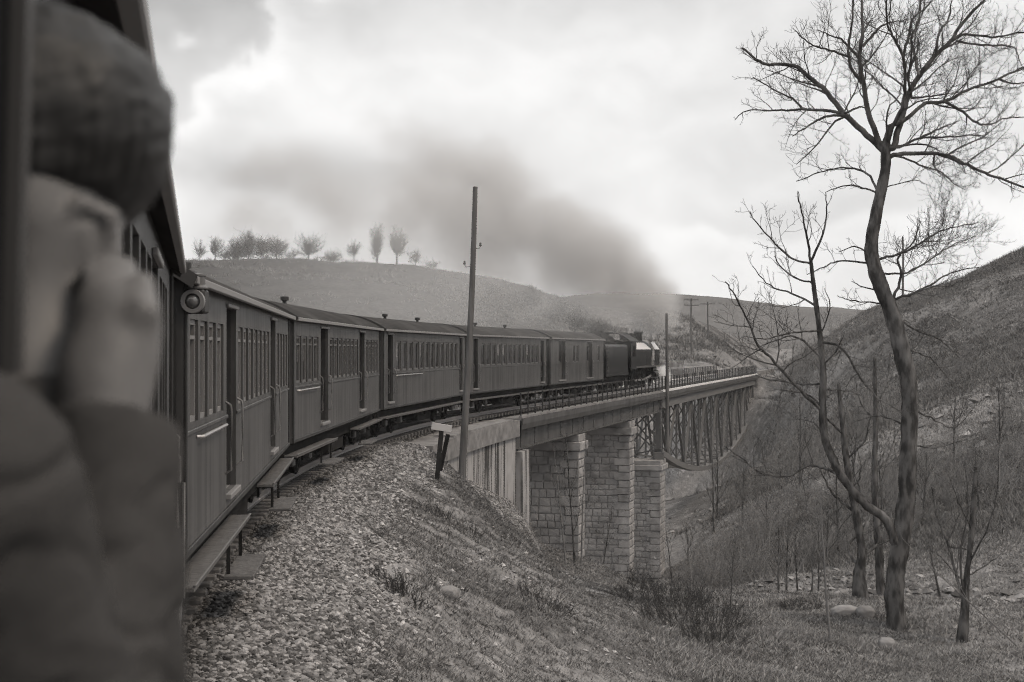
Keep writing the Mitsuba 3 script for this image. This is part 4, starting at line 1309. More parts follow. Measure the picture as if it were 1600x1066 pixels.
# ------------------------------------------------------------------ trees
def bezier_fill(pts, n):
    """Smooth polyline through the given points."""
    p = np.asarray(pts, float)
    if len(p) == 2:
        t = np.linspace(0, 1, n)[:, None]
        return p[0] + (p[1] - p[0]) * t
    q = np.vstack([2 * p[0] - p[1], p, 2 * p[-1] - p[-2]])
    out = []
    m = len(p) - 1
    for u in np.linspace(0, m, n):
        i = min(int(u), m - 1); t = u - i
        a, b, c, d = q[i:i + 4]
        out.append(.5 * (2 * b + (c - a) * t + (2 * a - 5 * b + 4 * c - d) * t * t + (3 * b - a - 3 * c + d) * t ** 3))
    return np.array(out)


def unit(v):
    return v / (np.linalg.norm(v) + 1e-12)


class Twigs:
    """Collects branches of equal point count, tube by tube."""
    def __init__(self):
        self.by = {}

    def add(self, P, R, sides):
        self.by.setdefault((len(P), sides), ([], []))
        a, b = self.by[(len(P), sides)]
        a.append(P); b.append(R)

    def mesh(self):
        return cat([tubes(np.array(P), np.array(R), s) for (k, s), (P, R) in self.by.items()])


def sprout(tw, rng_, path, rad, level, spacing, ratio, ang, start=.25, up=.25, minr=.0045, wander=.18, maxlevel=3, lenpow=1.0, base_len=None):
    """Side branches all along a limb, and theirs in turn."""
    seg = np.linalg.norm(np.diff(path, axis=0), axis=1)
    cum = np.concatenate([[0], np.cumsum(seg)])
    L = cum[-1]
    n = max(1, int(L * (1 - start) / spacing))
    side = rng_.random() * 6.283
    for i in range(n):
        u = start + (1 - start) * (i + rng_.random()) / n
        x = u * L
        j = min(np.searchsorted(cum, x) - 1, len(path) - 2); j = max(j, 0)
        f = (x - cum[j]) / max(seg[j], 1e-9)
        p = path[j] + (path[j + 1] - path[j]) * f
        r = rad[j] + (rad[j + 1] - rad[j]) * f
        t = unit(path[j + 1] - path[j])
        side += 2.4 + rng_.normal(0, .5)
        ref = np.array([0, 0, 1.0]) if abs(t[2]) < .9 else np.array([1.0, 0, 0])
        a = unit(np.cross(t, ref)); b = np.cross(a, t)
        th = math.radians(ang + rng_.normal(0, 12))
        d = unit(t * math.cos(th) + (a * math.cos(side) + b * math.sin(side)) * math.sin(th) + np.array([0, 0, up]))
        ln = (base_len or L) * ratio * (.5 + .8 * rng_.random()) * (1.15 - .75 * u)
        k = 6 if level == 1 else 5 if level == 2 else 4
        rr = max(min(r * .55, ln * .016), minr)
        pts = [p]
        dd = d
        for q_ in range(k - 1):
            dd = unit(dd + rng_.normal(0, wander, 3) + np.array([0, 0, up * .35]))
            pts.append(pts[-1] + dd * ln / (k - 1))
        pts = np.array(pts)
        R = np.maximum(rr * np.linspace(1, .3, k), minr * .7)
        tw.add(pts, R, 4 if level == 1 else 3)
        if level < maxlevel:
            sprout(tw, rng_, pts, R, level + 1, spacing * .62, .62, ang, .2, up, minr, wander * 1.15, maxlevel)


def skeleton_tree(label, d, trunk, limbs, seed, wdepth=.45, minr=.006, spacing=.42, ratio=.34, ang=48, sides=20, twigmat='twig', group=None, base_z=None, maxlevel=3, mat='bark', lscale=1.0, extra_base=True, name='bare_tree', px=None):
    """A bare tree drawn by its trunk (column, row, width in the photograph, depth offset) and by its limbs; every limb leans its own way in depth."""
    g = np.random.default_rng(seed)
    k = thing(name, label, 'tree', group)
    px = px or F
    tr_ = np.array([[*at(c[0], c[1], d + (c[3] if len(c) > 3 else 0)), c[2] / px * d / 2] for c in trunk])
    if extra_base:
        g0 = ground_z(tr_[0, 0], tr_[0, 1])
        tr_[0, 2] = g0 + .02
        tr_ = np.vstack([[tr_[0, 0], tr_[0, 1], g0 - .4, tr_[0, 3] * 1.35], tr_])
        tr_[1, 3] *= 1.12
    n = 14 * len(tr_)
    fine = bezier_fill(tr_, n)
    P, R = fine[:, :3], fine[:, 3]
    m = tube(P, R, sides)
    v = np.array(m.vertices)
    nn = n * sides
    cen = np.repeat(P, sides, 0)
    dv = v[:nn] - cen
    kk = 1 + .48 * (meshkit.fbm(v[:nn] * np.array([3.2, 3.2, 1.6]), 3, seed=seed) - .5) + .30 * (meshkit.fbm(v[:nn] * np.array([9, 9, 3.0]), 2, seed=seed + 1) - .5)
    v[:nn] = cen + dv * kk[:, None]
    part('trunk', trimesh.Trimesh(v, m.faces, process=False), mat, k, smooth=60)
    tw, big = Twigs(), []
    for li in limbs:
        pts = li['p']
        r0_ = li['r'] / px * d / 2 * lscale
        off = li.get('o', 0.0)
        slope = li.get('z', g.normal(0, wdepth))
        ll, w = 0.0, []
        prev = None
        for c in pts:
            if prev is not None:
                ll += math.hypot(c[0] - prev[0], c[1] - prev[1]) / px * d
            prev = c
            w.append(at(c[0], c[1], d + off + slope * ll))
        dist = np.linalg.norm((P - w[0]) * [1, .35, 1], axis=1)
        j_ = int(dist.argmin())
        if .02 < dist[j_] < .75:                       # rooted in the middle of the trunk
            w = [P[max(j_ - 2, 0)]] + w
        w = bezier_fill(np.array(w), 4 * len(w))
        w[1:] += g.normal(0, .012, (len(w) - 1, 3)) * d / 45
        rr = np.maximum(r0_ * np.linspace(1, li.get('taper', .3), len(w)), minr)
        li['end'] = off + slope * ll
        big.append(tube(w, rr, 7))
        sprout(tw, g, w, rr, 1, spacing * li.get('sp', 1), ratio * li.get('ra', 1), ang, li.get('start', .22), li.get('up', .22), minr, maxlevel=maxlevel, base_len=min(np.linalg.norm(np.diff(w, axis=0), axis=1).sum(), li.get('cap', 4.5)))
    for i, b in enumerate(big):
        part('limb', b, mat, k, smooth=60)
    stuff_part('twigs', tw.mesh(), twigmat, k)
    return k


def LB(r, *p, **kw):
    return dict(r=r, p=p, **kw)


BIG_TRUNK = [(a, b, c * .63) for a, b, c in [(1400, 985, 46), (1398, 905, 44), (1413, 810, 44), (1418, 740, 42), (1420, 680, 42), (1420, 610, 40), (1408, 545, 42), (1392, 485, 38), (1370, 430, 35), (1362, 390, 33), (1368, 340, 28), (1377, 300, 26), (1384, 262, 24), (1384, 232, 24), (1387, 212, 14), (1389, 196, 8)]]
BIG_LIMBS = [
    LB(14, (1378, 232), (1350, 207), (1320, 178), (1290, 142), (1262, 118), (1240, 102), (1200, 100), (1182, 92), (1160, 74)),
    LB(7, (1320, 178), (1288, 172), (1256, 170), (1240, 155), (1210, 140), (1176, 120), ra=.8),
    LB(5, (1256, 170), (1225, 172), (1200, 172), (1165, 173), (1148, 188)),
    LB(6, (1322, 180), (1290, 182), (1258, 200), (1238, 213)),
    LB(5, (1320, 177), (1345, 167), (1356, 172)),
    LB(13, (1376, 224), (1358, 178), (1350, 130), (1343, 92), (1348, 60), (1348, 25), (1347, -40)),
    LB(7, (1350, 132), (1336, 115), (1326, 88), (1330, 45), (1334, 5), (1330, -40)),
    LB(5, (1343, 92), (1320, 65), (1300, 55), (1276, 46)),
    LB(5, (1326, 88), (1290, 76), (1262, 65), (1244, 46)),
    LB(6, (1349, 72), (1368, 50), (1382, 38), (1400, 33), (1420, 30)),
    LB(10, (1388, 226), (1392, 205), (1407, 175), (1415, 140), (1412, 90), (1397, 58), (1386, 35), (1386, -30)),
    LB(6, (1412, 88), (1421, 52), (1428, 26), (1455, 4), (1475, -30)),
    LB(5, (1388, 222), (1386, 190), (1391, 165), (1405, 150), (1408, 130)),
    LB(14, (1396, 228), (1414, 165), (1430, 128), (1463, 86), (1488, 62), (1502, 38), (1535, 4), (1560, -30)),
    LB(7, (1436, 118), (1430, 85), (1424, 62), (1436, 30), (1440, -10)),
    LB(6, (1484, 66), (1510, 54), (1556, 57), (1600, 50), (1640, 52)),
    LB(5, (1494, 64), (1530, 70), (1580, 72), (1592, 88), (1600, 110)),
    LB(6, (1462, 88), (1468, 52), (1484, 26), (1490, -20)),
    LB(6, (1424, 150), (1420, 118), (1426, 70), (1424, 20)),
    LB(9, (1416, 186), (1446, 162), (1480, 157), (1510, 141), (1560, 123), (1600, 105), (1640, 96)),
    LB(6, (1474, 158), (1502, 173), (1524, 190), (1545, 195), (1570, 185), (1605, 183)),
    LB(5, (1424, 153), (1458, 150), (1500, 144)),
    LB(5, (1560, 123), (1585, 130), (1610, 126)),
    LB(6, (1403, 230), (1438, 216), (1480, 214), (1520, 211), (1540, 213)),
    LB(5, (1438, 217), (1470, 200), (1500, 188)),
    LB(10, (1400, 242), (1440, 239), (1478, 244), (1520, 262), (1556, 276), (1600, 292), (1640, 300)),
    LB(5, (1402, 228), (1444, 226), (1468, 235), (1482, 246)),
    LB(5, (1402, 243), (1438, 258), (1470, 268), (1492, 287), (1510, 296)),
    LB(6, (1371, 298), (1354, 270), (1320, 262), (1285, 268), (1245, 284), ra=.8),
    LB(5, (1371, 302), (1345, 292), (1318, 290), (1292, 300)),
    LB(3, (1392, 290), (1430, 282), (1462, 294)),
    LB(6, (1376, 404), (1412, 394), (1450, 372), (1480, 358), (1530, 348), ra=1.2),
    LB(5, (1380, 428), (1420, 425), (1460, 402), (1490, 382), (1525, 370), ra=1.2),
    LB(6, (1394, 470), (1430, 457), (1460, 441), (1490, 425), (1530, 418), ra=1.1),
    LB(7, (1396, 468), (1408, 430), (1404, 402), (1428, 378), (1436, 350), ra=1.1),
    LB(5, (1356, 411), (1312, 408), (1285, 418), (1260, 430)),
    LB(4, (1362, 452), (1344, 446), (1330, 440)),
    LB(4, (1366, 474), (1330, 470), (1308, 462)),
    LB(5, (1356, 396), (1336, 385), (1310, 395)),
    LB(5, (1402, 500), (1440, 520), (1470, 532), (1500, 560)),
    LB(5, (1412, 545), (1452, 560), (1480, 590)),
    LB(5, (1422, 640), (1450, 650), (1490, 668), (1520, 640)),
    LB(5, (1424, 695), (1460, 700), (1500, 690)),
    LB(4, (1404, 660), (1370, 650), (1330, 662)),
]
skeleton_tree('tallest bare tree, with thick leaning trunk and wide forked crown, right of the viaduct', 45.0, BIG_TRUNK, BIG_LIMBS, 21, minr=.0062, spacing=.23, ratio=.42, lscale=.8)

CURVED = [(a, b, c * .82) for a, b, c in [(1399, 850, 17), (1384, 812, 17), (1352, 788, 16), (1322, 755, 16), (1302, 720, 16), (1288, 680, 15), (1285, 625, 14), (1286, 580, 12), (1280, 515, 10), (1272, 450, 8), (1267, 408, 6.5)]]
skeleton_tree('slender bare tree whose curved trunk springs from the foot of the tallest tree', 44.6, CURVED, [
    LB(5, (1267, 410), (1259, 362), (1252, 325), (1246, 300)), LB(5, (1267, 409), (1286, 366), (1292, 332), (1290, 300)),
    LB(5, (1268, 412), (1240, 405), (1211, 380), (1181, 346), (1171, 330)), LB(4.5, (1271, 444), (1240, 432), (1216, 412), (1210, 380)),
    LB(5, (1274, 478), (1234, 457), (1201, 445), (1176, 416)), LB(4, (1280, 517), (1240, 519), (1195, 530), (1160, 525)), LB(5, (1284, 560), (1250, 530), (1225, 527), (1180, 545)),
    LB(4, (1281, 528), (1297, 482), (1290, 450)), LB(7, (1284, 642), (1242, 602), (1201, 556), (1184, 540), (1168, 500), (1150, 465), (1134, 440)), LB(6, (1283, 535), (1316, 545), (1343, 590), (1372, 622), (1408, 645)),
    LB(5, (1286, 600), (1250, 600), (1200, 592), (1180, 585)), LB(6, (1312, 742), (1282, 730), (1262, 728), (1232, 744), (1192, 740), (1150, 710), (1134, 700)), LB(5, (1288, 640), (1262, 618), (1225, 610), (1218, 630)),
    LB(4, (1290, 610), (1320, 610), (1345, 618)), LB(4, (1294, 695), (1270, 660), (1230, 655)), LB(4, (1330, 765), (1345, 740), (1340, 700)), LB(4, (1288, 570), (1308, 545), (1320, 520)),
], 22, wdepth=.35, minr=.0065, spacing=.28, ratio=.42, sides=10, extra_base=False, lscale=.85)

skeleton_tree('bare multi-stemmed tree growing between the tall tree and the right edge', 43.5, [(1503, 1000, 17), (1507, 950, 14), (1510, 900, 9), (1516, 850, 8), (1520, 790, 8), (1524, 730, 5)], [
    LB(10, (1505, 945), (1492, 890), (1480, 850), (1462, 800), (1455, 760)), LB(7, (1507, 935), (1500, 880), (1506, 830), (1512, 790), (1508, 720)), LB(6, (1514, 880), (1540, 830), (1556, 780), (1560, 720)),
    LB(5, (1496, 900), (1470, 870), (1452, 858)), LB(4, (1480, 850), (1500, 800), (1490, 750)), LB(4, (1518, 830), (1500, 790), (1480, 740)), LB(5, (1512, 900), (1545, 880), (1580, 850), (1600, 820))], 23, minr=.0065, spacing=.42, ratio=.44, sides=10, lscale=.62, twigmat='pale_stem')
skeleton_tree('bare forked tree standing behind the tall tree, its foot in pale stones', 54.0, [(1345, 938, 26), (1342, 900, 20), (1346, 860, 15), (1338, 810, 13), (1325, 740, 11), (1316, 660, 9), (1310, 600, 6)], [
    LB(7, (1346, 890), (1330, 870), (1327, 850), (1345, 830), (1360, 800)), LB(6, (1344, 870), (1370, 850), (1378, 800), (1372, 720)), LB(5, (1336, 800), (1300, 770), (1280, 730)), LB(5, (1322, 720), (1350, 690), (1360, 650)),
    LB(4, (1318, 680), (1290, 650), (1280, 620))], 24, minr=.009, spacing=.32, ratio=.42, sides=8)
skeleton_tree('thin straight bare tree behind the forked one', 57.0, [(1376, 915, 14), (1372, 850, 12), (1366, 760, 10), (1368, 660, 8), (1366, 560, 5)], [
    LB(5, (1370, 800), (1345, 770), (1330, 720)), LB(5, (1366, 740), (1390, 710), (1400, 670)), LB(4, (1367, 660), (1345, 630), (1335, 590)), LB(4, (1367, 640), (1385, 600), (1390, 560))], 25, minr=.009, spacing=.32, ratio=.45, sides=7)


def sapling(px, py0, py1, d, w, label, seed, lean=0, mat='bark', tmat_='twig', n=6, spread=.35, group=None, name='sapling', cat_name='tree', tn='twigs'):
    g = np.random.default_rng(seed)
    k = thing(name, label, cat_name, group)
    p0 = drop(px, d)
    h = (py0 - py1) / F * d
    tpx = lean / F * d
    t = np.linspace(0, 1, 9)
    wob = np.cumsum(g.normal(0, .02, (9, 2)), 0) * h * .35
    pts = np.stack([p0[0] + tpx * t + wob[:, 0] * t, p0[1] + wob[:, 1] * t, p0[2] - .1 + (h + .1) * t], 1)
    r = np.maximum(w / F * d / 2 * np.linspace(1, .25, 9), .005)
    part('stem', tube(pts, r, 6), mat, k, smooth=60)
    tw = Twigs()
    sprout(tw, g, pts, r, 1, h / (n * 2.2), spread, 38, .25, .35, .0055, .14, 2 if h > 3 else 2)
    stuff_part(tn, tw.mesh(), tmat_, k)
    return k


sapling(1298, 1040, 820, 39, 5.0, 'pale thin sapling in the foreground, arching towards its tip', 31, lean=-24, mat='pale_twig', tmat_='pale_twig', n=7, spread=.22)
sapling(1140, 1010, 880, 47, 2.6, 'small thin sapling at the right edge of the dark brush', 32, lean=8, tmat_='twig')
sapling(1216, 908, 800, 66, 4.0, 'leftmost of the row of dark saplings right of the truss pier', 33, tmat_='twig')
sapling(1228, 912, 790, 67, 4.0, 'second dark sapling from the left in the row right of the truss pier', 34)
sapling(1246, 912, 815, 68, 3.2, 'third dark sapling from the left in the row right of the truss pier', 35, lean=-5)
sapling(1268, 920, 830, 68, 3.2, 'fourth dark sapling from the left in the row right of the truss pier', 36, lean=4)
sapling(1278, 922, 820, 69, 3.0, 'rightmost of the row of dark saplings right of the truss pier', 37, lean=3)
sapling(1385, 945, 860, 50, 5.0, 'pale upright sapling close against the left of the tall trunk', 38, mat='pale_twig', n=3, spread=.2)
sapling(1600, 930, 760, 42, 3.2, 'pale arching sapling cut by the right edge of the picture', 39, lean=-190, mat='pale_twig', tmat_='pale_twig', n=6, spread=.25)
sapling(1470, 970, 880, 52, 4.0, 'short dark sapling left of the multi-stemmed tree', 40, lean=-18)
sapling(898, 862, 655, 81, 4.0, 'tall dark sapling in front of the slender pier', 41, lean=-8, n=8, spread=.26)
sapling(908, 868, 660, 82, 3.2, 'pale sapling right of the dark one in front of the slender pier', 42, lean=6, mat='pale_twig', tmat_='pale_twig', n=6, spread=.22)
sapling(884, 850, 650, 80, 2.8, 'thin sapling left of the dark one in front of the slender pier', 43, lean=-16, mat='pale_twig', tmat_='pale_twig', n=6, spread=.25)
sapling(940, 890, 790, 88, 3.0, 'small spreading sapling before the wall of the tall pier', 44, lean=14, n=4, spread=.5)
sapling(1052, 905, 800, 100, 2.5, 'small sapling at the right foot of the truss pier', 45, lean=-10, n=4, spread=.4)
sapling(1115, 860, 740, 120, 3.5, 'thin tree beside the river under the truss', 46, n=6)
sapling(1310, 800, 640, 88, 4.5, 'bare tree on the far bank left of the tall trunk', 47, n=8, spread=.4)
sapling(1250, 760, 620, 120, 4.0, 'bare tree on the far bank below the end of the viaduct', 48, n=8, spread=.4)
sapling(1490, 700, 560, 105, 4.0, 'bare tree on the dark hillside right of the tall trunk', 49, n=8, spread=.45)
sapling(1560, 720, 590, 100, 4.0, 'bare tree on the dark hillside near the right edge', 50, n=8, spread=.45)

_g = random.Random(5)
for i, (px, y0, y1, d) in enumerate([(1120, 800, 700, 128), (1160, 790, 690, 118), (1195, 840, 750, 100), (1330, 770, 640, 100), (1290, 850, 760, 86), (1440, 790, 680, 88), (1530, 800, 690, 86), (1075, 880, 800, 112)]):
    sapling(px, y0, y1, d, 3.2, ['thin bare bush under the truss, nearest the bridge shadow', 'thin bare bush between truss pier and curved tree, upper bank', 'thin bare bush on the near side of the river, right of the truss pier', 'thin bare bush directly behind the forked tree', 'thin bare bush left of the forked tree and above the stones', 'thin bare bush seen just right of the tallest trunk', 'thin bare bush behind the multi-stemmed tree', 'low bare bush closest to the right foot of the truss pier'][i], 150 + i, lean=_g.uniform(-8, 8), n=9, spread=.5)


def shrub(px, d, w, h, label, seed, stems=90, mat='brush', group=None):
    g = np.random.default_rng(seed)
    p = drop(px, d)
    tw = Twigs()
    for i in range(stems):
        a = g.random() * 6.283
        r = w * .5 * math.sqrt(g.random())
        b = np.array([p[0] + r * math.cos(a), p[1] + r * math.sin(a), 0.0])
        b[2] = ground_z(b[0], b[1]) - .05
        dirn = unit(np.array([math.cos(a) * .6 * r / (w * .5), math.sin(a) * .6 * r / (w * .5), 1.0]) + g.normal(0, .25, 3))
        ln = h * (.5 + .7 * g.random()) * (1 - .45 * r / (w * .5))
        pts = [b]
        for q_ in range(5):
            dirn = unit(dirn + g.normal(0, .16, 3)); pts.append(pts[-1] + dirn * ln / 5)
        pts = np.array(pts); R = np.linspace(.010, .004, 6) * (d / 40) ** .5
        tw.add(pts, R, 3)
        sprout(tw, g, pts, R, 2, ln / 7, .45, 40, .2, .2, .0045 * (d / 40) ** .5, .2, 3 if d < 60 else 2)
    k = thing('bare_shrub', label, 'shrub', group)
    stuff_part('stems', tw.mesh(), mat, k)


shrub(1085, 41, 3.2, 1.15, 'dense dark leafless brush on the brow of the embankment, nearest of the brow bushes', 61, 130)
shrub(1040, 47, 3.0, 1.1, 'dark leafless brush in the middle of the brow of the embankment', 62, 110)
shrub(975, 54, 3.0, 1.0, 'dark low brush on the upper brow near the foot of the tall pier', 63, 90)
shrub(1112, 37.5, 1.4, 1.0, 'dark leafless brush at the lower right end of the brow bushes', 68, 60)
shrub(622, 24.0, .9, .45, 'low dark brush on the slope beside the ballast', 64, 70)
shrub(842, 33, 1.4, .5, 'low dark brush in the middle of the embankment slope', 65, 60)
shrub(700, 37, 1.6, .5, 'low dark brush on the slope under the telegraph pole', 66, 60)
shrub(1250, 51, 1.6, .5, 'low round dark shrub in the grass right of the brow bushes', 67, 60)
shrub(1498, 92, 5.0, 1.6, 'wide round dark shrub on the far bank right of the tall trunk', 69, 60)
shrub(1185, 140, 5, 1.8, 'dark shrub on the far bank right of the truss pier', 70, 50)
shrub(1545, 165, 6, 2.4, 'dark shrub on the upper right hillside', 71, 50)


# trees along the skyline of the left hill
def far_tree(px, d, h, w, label, seed, mat='far_twig', round_=False, trunk_frac=.22, dens=1.0):
    """Crown filled with fine branches that run from the stem out to the surface of an uneven ellipsoid."""
    g = np.random.default_rng(seed)
    p = drop(px, d)
    k = thing('skyline_tree', label, 'tree')
    part('trunk', tube([p + [0, 0, -.5], p + [0, 0, h * max(trunk_frac, .1)], p + [.05 * w, 0, h * .6], p + [0, 0, h * .9]], [.026 * h, .022 * h, .012 * h, .005 * h], 6), 'bark', k)
    n = int(150 * dens * (h * w / 18) ** .7)
    z0 = h * trunk_frac
    P_, R_ = [], []
    lob = g.normal(0, 1, (4, 3)); lob /= np.linalg.norm(lob, axis=1, keepdims=True)
    for i in range(n):
        v = g.normal(0, 1, 3); v /= np.linalg.norm(v)
        bump = 1 + .60 * max((lob @ v).max(), 0) - .42
        rr = (g.random() ** .45) * bump
        e = p + np.array([v[0] * w * .5 * rr, v[1] * w * .5 * rr, z0 + (h - z0) * (.5 + .5 * v[2] * rr)])
        s_ = p + np.array([v[0] * w * .5 * rr * .35, v[1] * w * .5 * rr * .35, z0 * .8 + (e[2] - p[2] - z0) * .55])
        m = (s_ + e) / 2 + g.normal(0, .05 * w, 3)
        P_.append([s_, m, e]); R_.append([.035, .026, .016])
        for _ in range(3):
            a = m + (e - m) * g.random()
            q = a + g.normal(0, .10 * w, 3) + [0, 0, .06 * h]
            P_.append([a, (a + q) / 2 + g.normal(0, .02 * w, 3), q]); R_.append([.020, .016, .012])
    v, f = tubes(np.array(P_), np.array(R_), 3)
    stuff_part('crown', trimesh.Trimesh(v, f, process=False), mat, k)


FT = [(312, 3.6, 3.2, 'thin bare tree at the left end of the skyline row beside the carriage roof', .5, .1), (336, 5.0, 3.6, 'bare skyline tree second from the left', .6, .1), (371, 4.4, 4.4, 'left tree of the dense dark skyline clump', 1.5, .0), (388, 4.9, 4.4, 'second tree of the dense dark skyline clump', 1.6, .0), (408, 4.4, 4.8, 'third tree of the dense dark skyline clump', 1.5, .0),
      (432, 4.2, 4.6, 'right tree of the dense dark skyline clump', 1.4, .05), (482, 4.6, 5.6, 'open spreading skyline tree right of the dense clump', .7, .08), (519, 2.0, 5.0, 'low scrubby skyline bush', .9, .0), (553, 3.8, 3.2, 'small skyline tree with a forked bare trunk', .7, .35),
      (589, 6.8, 3.0, 'tall narrow skyline tree left of the round crowned one', 1.2, .06), (620, 6.2, 3.8, 'tall round crowned skyline tree on a bare trunk', 1.5, .22), (649, 3.0, 3.8, 'low bush right of the round crowned skyline tree', .6, .0), (676, 1.4, 4.4, 'last low bush of the skyline row before the leaning pole', .6, .0), (455, 1.6, 3.2, 'tiny bush at the right foot of the dense skyline clump', .7, .0), (352, 2.6, 3.0, 'low bush at the left foot of the dense skyline clump', .8, .0)]
for i, (px, h, w, lab, dn, tf) in enumerate(FT):
    far_tree(px, 258 + (i * 37 % 5), h, w, lab, 80 + i, dens=dn, trunk_frac=tf)
for i, (px, d, h, w, lab) in enumerate([(832, 240, 3.0, 5.0, 'scrubby tree on the hill slope where the smoke begins'), (868, 232, 3.4, 5.0, 'scrubby tree lower on the smoky hill slope'), (900, 226, 4.0, 4.5, 'bushy tree on the smoky hill slope above the van'), (934, 215, 4.2, 4.5, 'bushy tree above the tender'), (962, 205, 3.4, 6.0, 'wide bush behind the coal tender'), (990, 205, 3.0, 4.0, 'bush behind the cab of the engine')]):
    far_tree(px, d, h, w, lab, 120 + i, dens=1.3, trunk_frac=.03)


# bare thicket: three bushes, planted many times over the valley side
def thicket_proto(seed, h, stems):
    g = np.random.default_rng(seed)
    tw = Twigs()
    for i in range(stems):
        a = g.random() * 6.283
        dirn = unit(np.array([math.cos(a) * .45, math.sin(a) * .45, 1.0]) + g.normal(0, .15, 3))
        pts = [np.array([g.normal(0, .25), g.normal(0, .25), -.2])]
        ln = h * (.6 + .6 * g.random())
        for q_ in range(5):
            dirn = unit(dirn + g.normal(0, .12, 3)); pts.append(pts[-1] + dirn * ln / 5)
        pts = np.array(pts); R = np.linspace(.026, .008, 6)
        tw.add(pts, R, 3)
        sprout(tw, g, pts, R, 2, ln / 9, .42, 42, .2, .2, .009, .2, 3)
    return tw.mesh()


for j, (h, st_) in enumerate(((2.2, 9), (3.2, 6), (1.3, 12))):
    scene[f'bush_form_{j}'] = {'type': 'shapegroup', 'bush': shape(thicket_proto(200 + j, h, st_), 'thicket_twig')}
labels['thicket'] = {'label': 'bare leafless thicket covering the valley side beyond the viaduct piers', 'category': 'thicket', 'kind': 'stuff'}
g = np.random.default_rng(99)
cnt = 0
for _ in range(1000):
    px, d = 1046 + 600 * g.random(), 84 + 130 * g.random()
    x = (px - 800) / F * d
    s0, n0 = to_track(np.array([x]), np.array([d]))
    cov = meshkit.fbm(np.array([[x * .05, d * .05, 9.0]]), 3, seed=61)[0]
    lim = .40 if px < 1300 else .51
    if n0[0] < 6 or cov < lim + .08 * g.random():
        continue
    sc_ = .55 + .7 * g.random()
    if d > 130 and px > 1400:
        sc_ *= .6
    cnt += 1
    scene[f'thicket__{cnt:03d}'] = {'type': 'instance', 'to_world': T().translate([x, d, ground_z(x, d)]).rotate([0, 0, 1], 360 * g.random()).scale([sc_, sc_, sc_ * (.8 + .5 * g.random())]), 'group': {'type': 'ref', 'id': f'bush_form_{int(g.random() * 2.99)}'}}

# ------------------------------------------------------------------ the passenger
def march(D, origin, h):
    n = D.shape
    ins = D < 0
    c = np.zeros(tuple(k - 1 for k in n), int)
    for o in np.ndindex(2, 2, 2):
        c += ins[o[0]:n[0] - 1 + o[0], o[1]:n[1] - 1 + o[1], o[2]:n[2] - 1 + o[2]]
    cell = np.argwhere((c > 0) & (c < 8))
    corner = np.array(list(np.ndindex(2, 2, 2)))
    ids = ((cell[:, None] + corner[None]) * np.array([n[1] * n[2], n[2], 1])).sum(-1)
    flat = D.ravel()
    tets = np.array([[0, 1, 3, 7], [0, 3, 2, 7], [0, 2, 6, 7], [0, 6, 4, 7], [0, 4, 5, 7], [0, 5, 1, 7]])
    q = ids[:, tets].reshape(-1, 4)
    code = ((flat[q] < 0) * np.array([1, 2, 4, 8])).sum(1)
    E_ = []
    table = {1: [(0, 1, 0, 2, 0, 3)], 2: [(1, 0, 1, 3, 1, 2)], 4: [(2, 0, 2, 1, 2, 3)], 8: [(3, 0, 3, 2, 3, 1)],
             3: [(0, 2, 0, 3, 1, 3), (0, 2, 1, 3, 1, 2)], 5: [(0, 1, 2, 1, 2, 3), (0, 1, 2, 3, 0, 3)], 9: [(0, 1, 0, 2, 3, 2), (0, 1, 3, 2, 3, 1)]}
    for k, tri in list(table.items()):
        table[15 - k] = [(t_[0], t_[1], t_[4], t_[5], t_[2], t_[3]) for t_ in tri]
    for k, tri in table.items():
        s_ = q[code == k]
        for t_ in tri:
            E_.append(np.stack([np.sort(s_[:, [t_[2 * i], t_[2 * i + 1]]], 1) for i in range(3)], 1))
    e = np.concatenate(E_)
    key = e[..., 0].astype(np.int64) * flat.size + e[..., 1]
    u, inv = np.unique(key.ravel(), return_inverse=True)
    a, b = u // flat.size, u % flat.size
    w = flat[a] / (flat[a] - flat[b] + 1e-12)
    P = lambda i: np.stack(np.unravel_index(i, n), 1) * h + origin
    v = P(a) + (P(b) - P(a)) * w[:, None]
    t = trimesh.Trimesh(v, inv.reshape(-1, 3), process=False)
    t.fix_normals()
    return t


def sdf_mesh(prims, lo_, hi_, h, k):
    """Surface of a smooth union of tapered capsules (a, b, ra, rb, k): evaluated on a lattice, then drawn by marching tetrahedra."""
    lo_, hi_ = np.array(lo_, float), np.array(hi_, float)
    n = np.ceil((hi_ - lo_) / h).astype(int) + 3
    ax = [lo_[i] + (np.arange(n[i]) - 1) * h for i in range(3)]
    X, Y, Z = np.meshgrid(*ax, indexing='ij')
    P = np.stack([X, Y, Z], -1).astype(np.float32)
    D = np.full(X.shape, 1.0, np.float32)
    for pr in prims:
        a, b, ra, rb = np.array(pr[0], np.float32), np.array(pr[1], np.float32), pr[2], pr[3]
        kk = pr[4] if len(pr) > 4 else k
        sc_ = np.array(pr[5], np.float32) if len(pr) > 5 else np.ones(3, np.float32)
        ab = (b - a) / sc_
        q = (P - a) / sc_
        t = np.clip((q @ ab) / max(float(ab @ ab), 1e-9), 0, 1)
        d = np.linalg.norm(q - t[..., None] * ab, axis=-1) - (ra + (rb - ra) * t)
        d = d * float(sc_.min())
        if len(pr) > 6:
            cut = (P - np.array(pr[6][0], np.float32)) @ np.array(pr[6][1], np.float32)
            if len(pr[6]) > 2:
                cut = cut + (pr[6][2] * 2 * (meshkit.fbm(P * 62.0, 3, seed=13) - .5)).astype(np.float32)
            d = np.maximum(d, cut)
        hh = np.clip(.5 + .5 * (D - d) / kk, 0, 1)
        D = D * (1 - hh) + d * hh - kk * hh * (1 - hh)
    t = march(D, np.array([a_[0] for a_ in ax]), h)
    trimesh.smoothing.filter_taubin(t, .5, .53, 12)
    return t


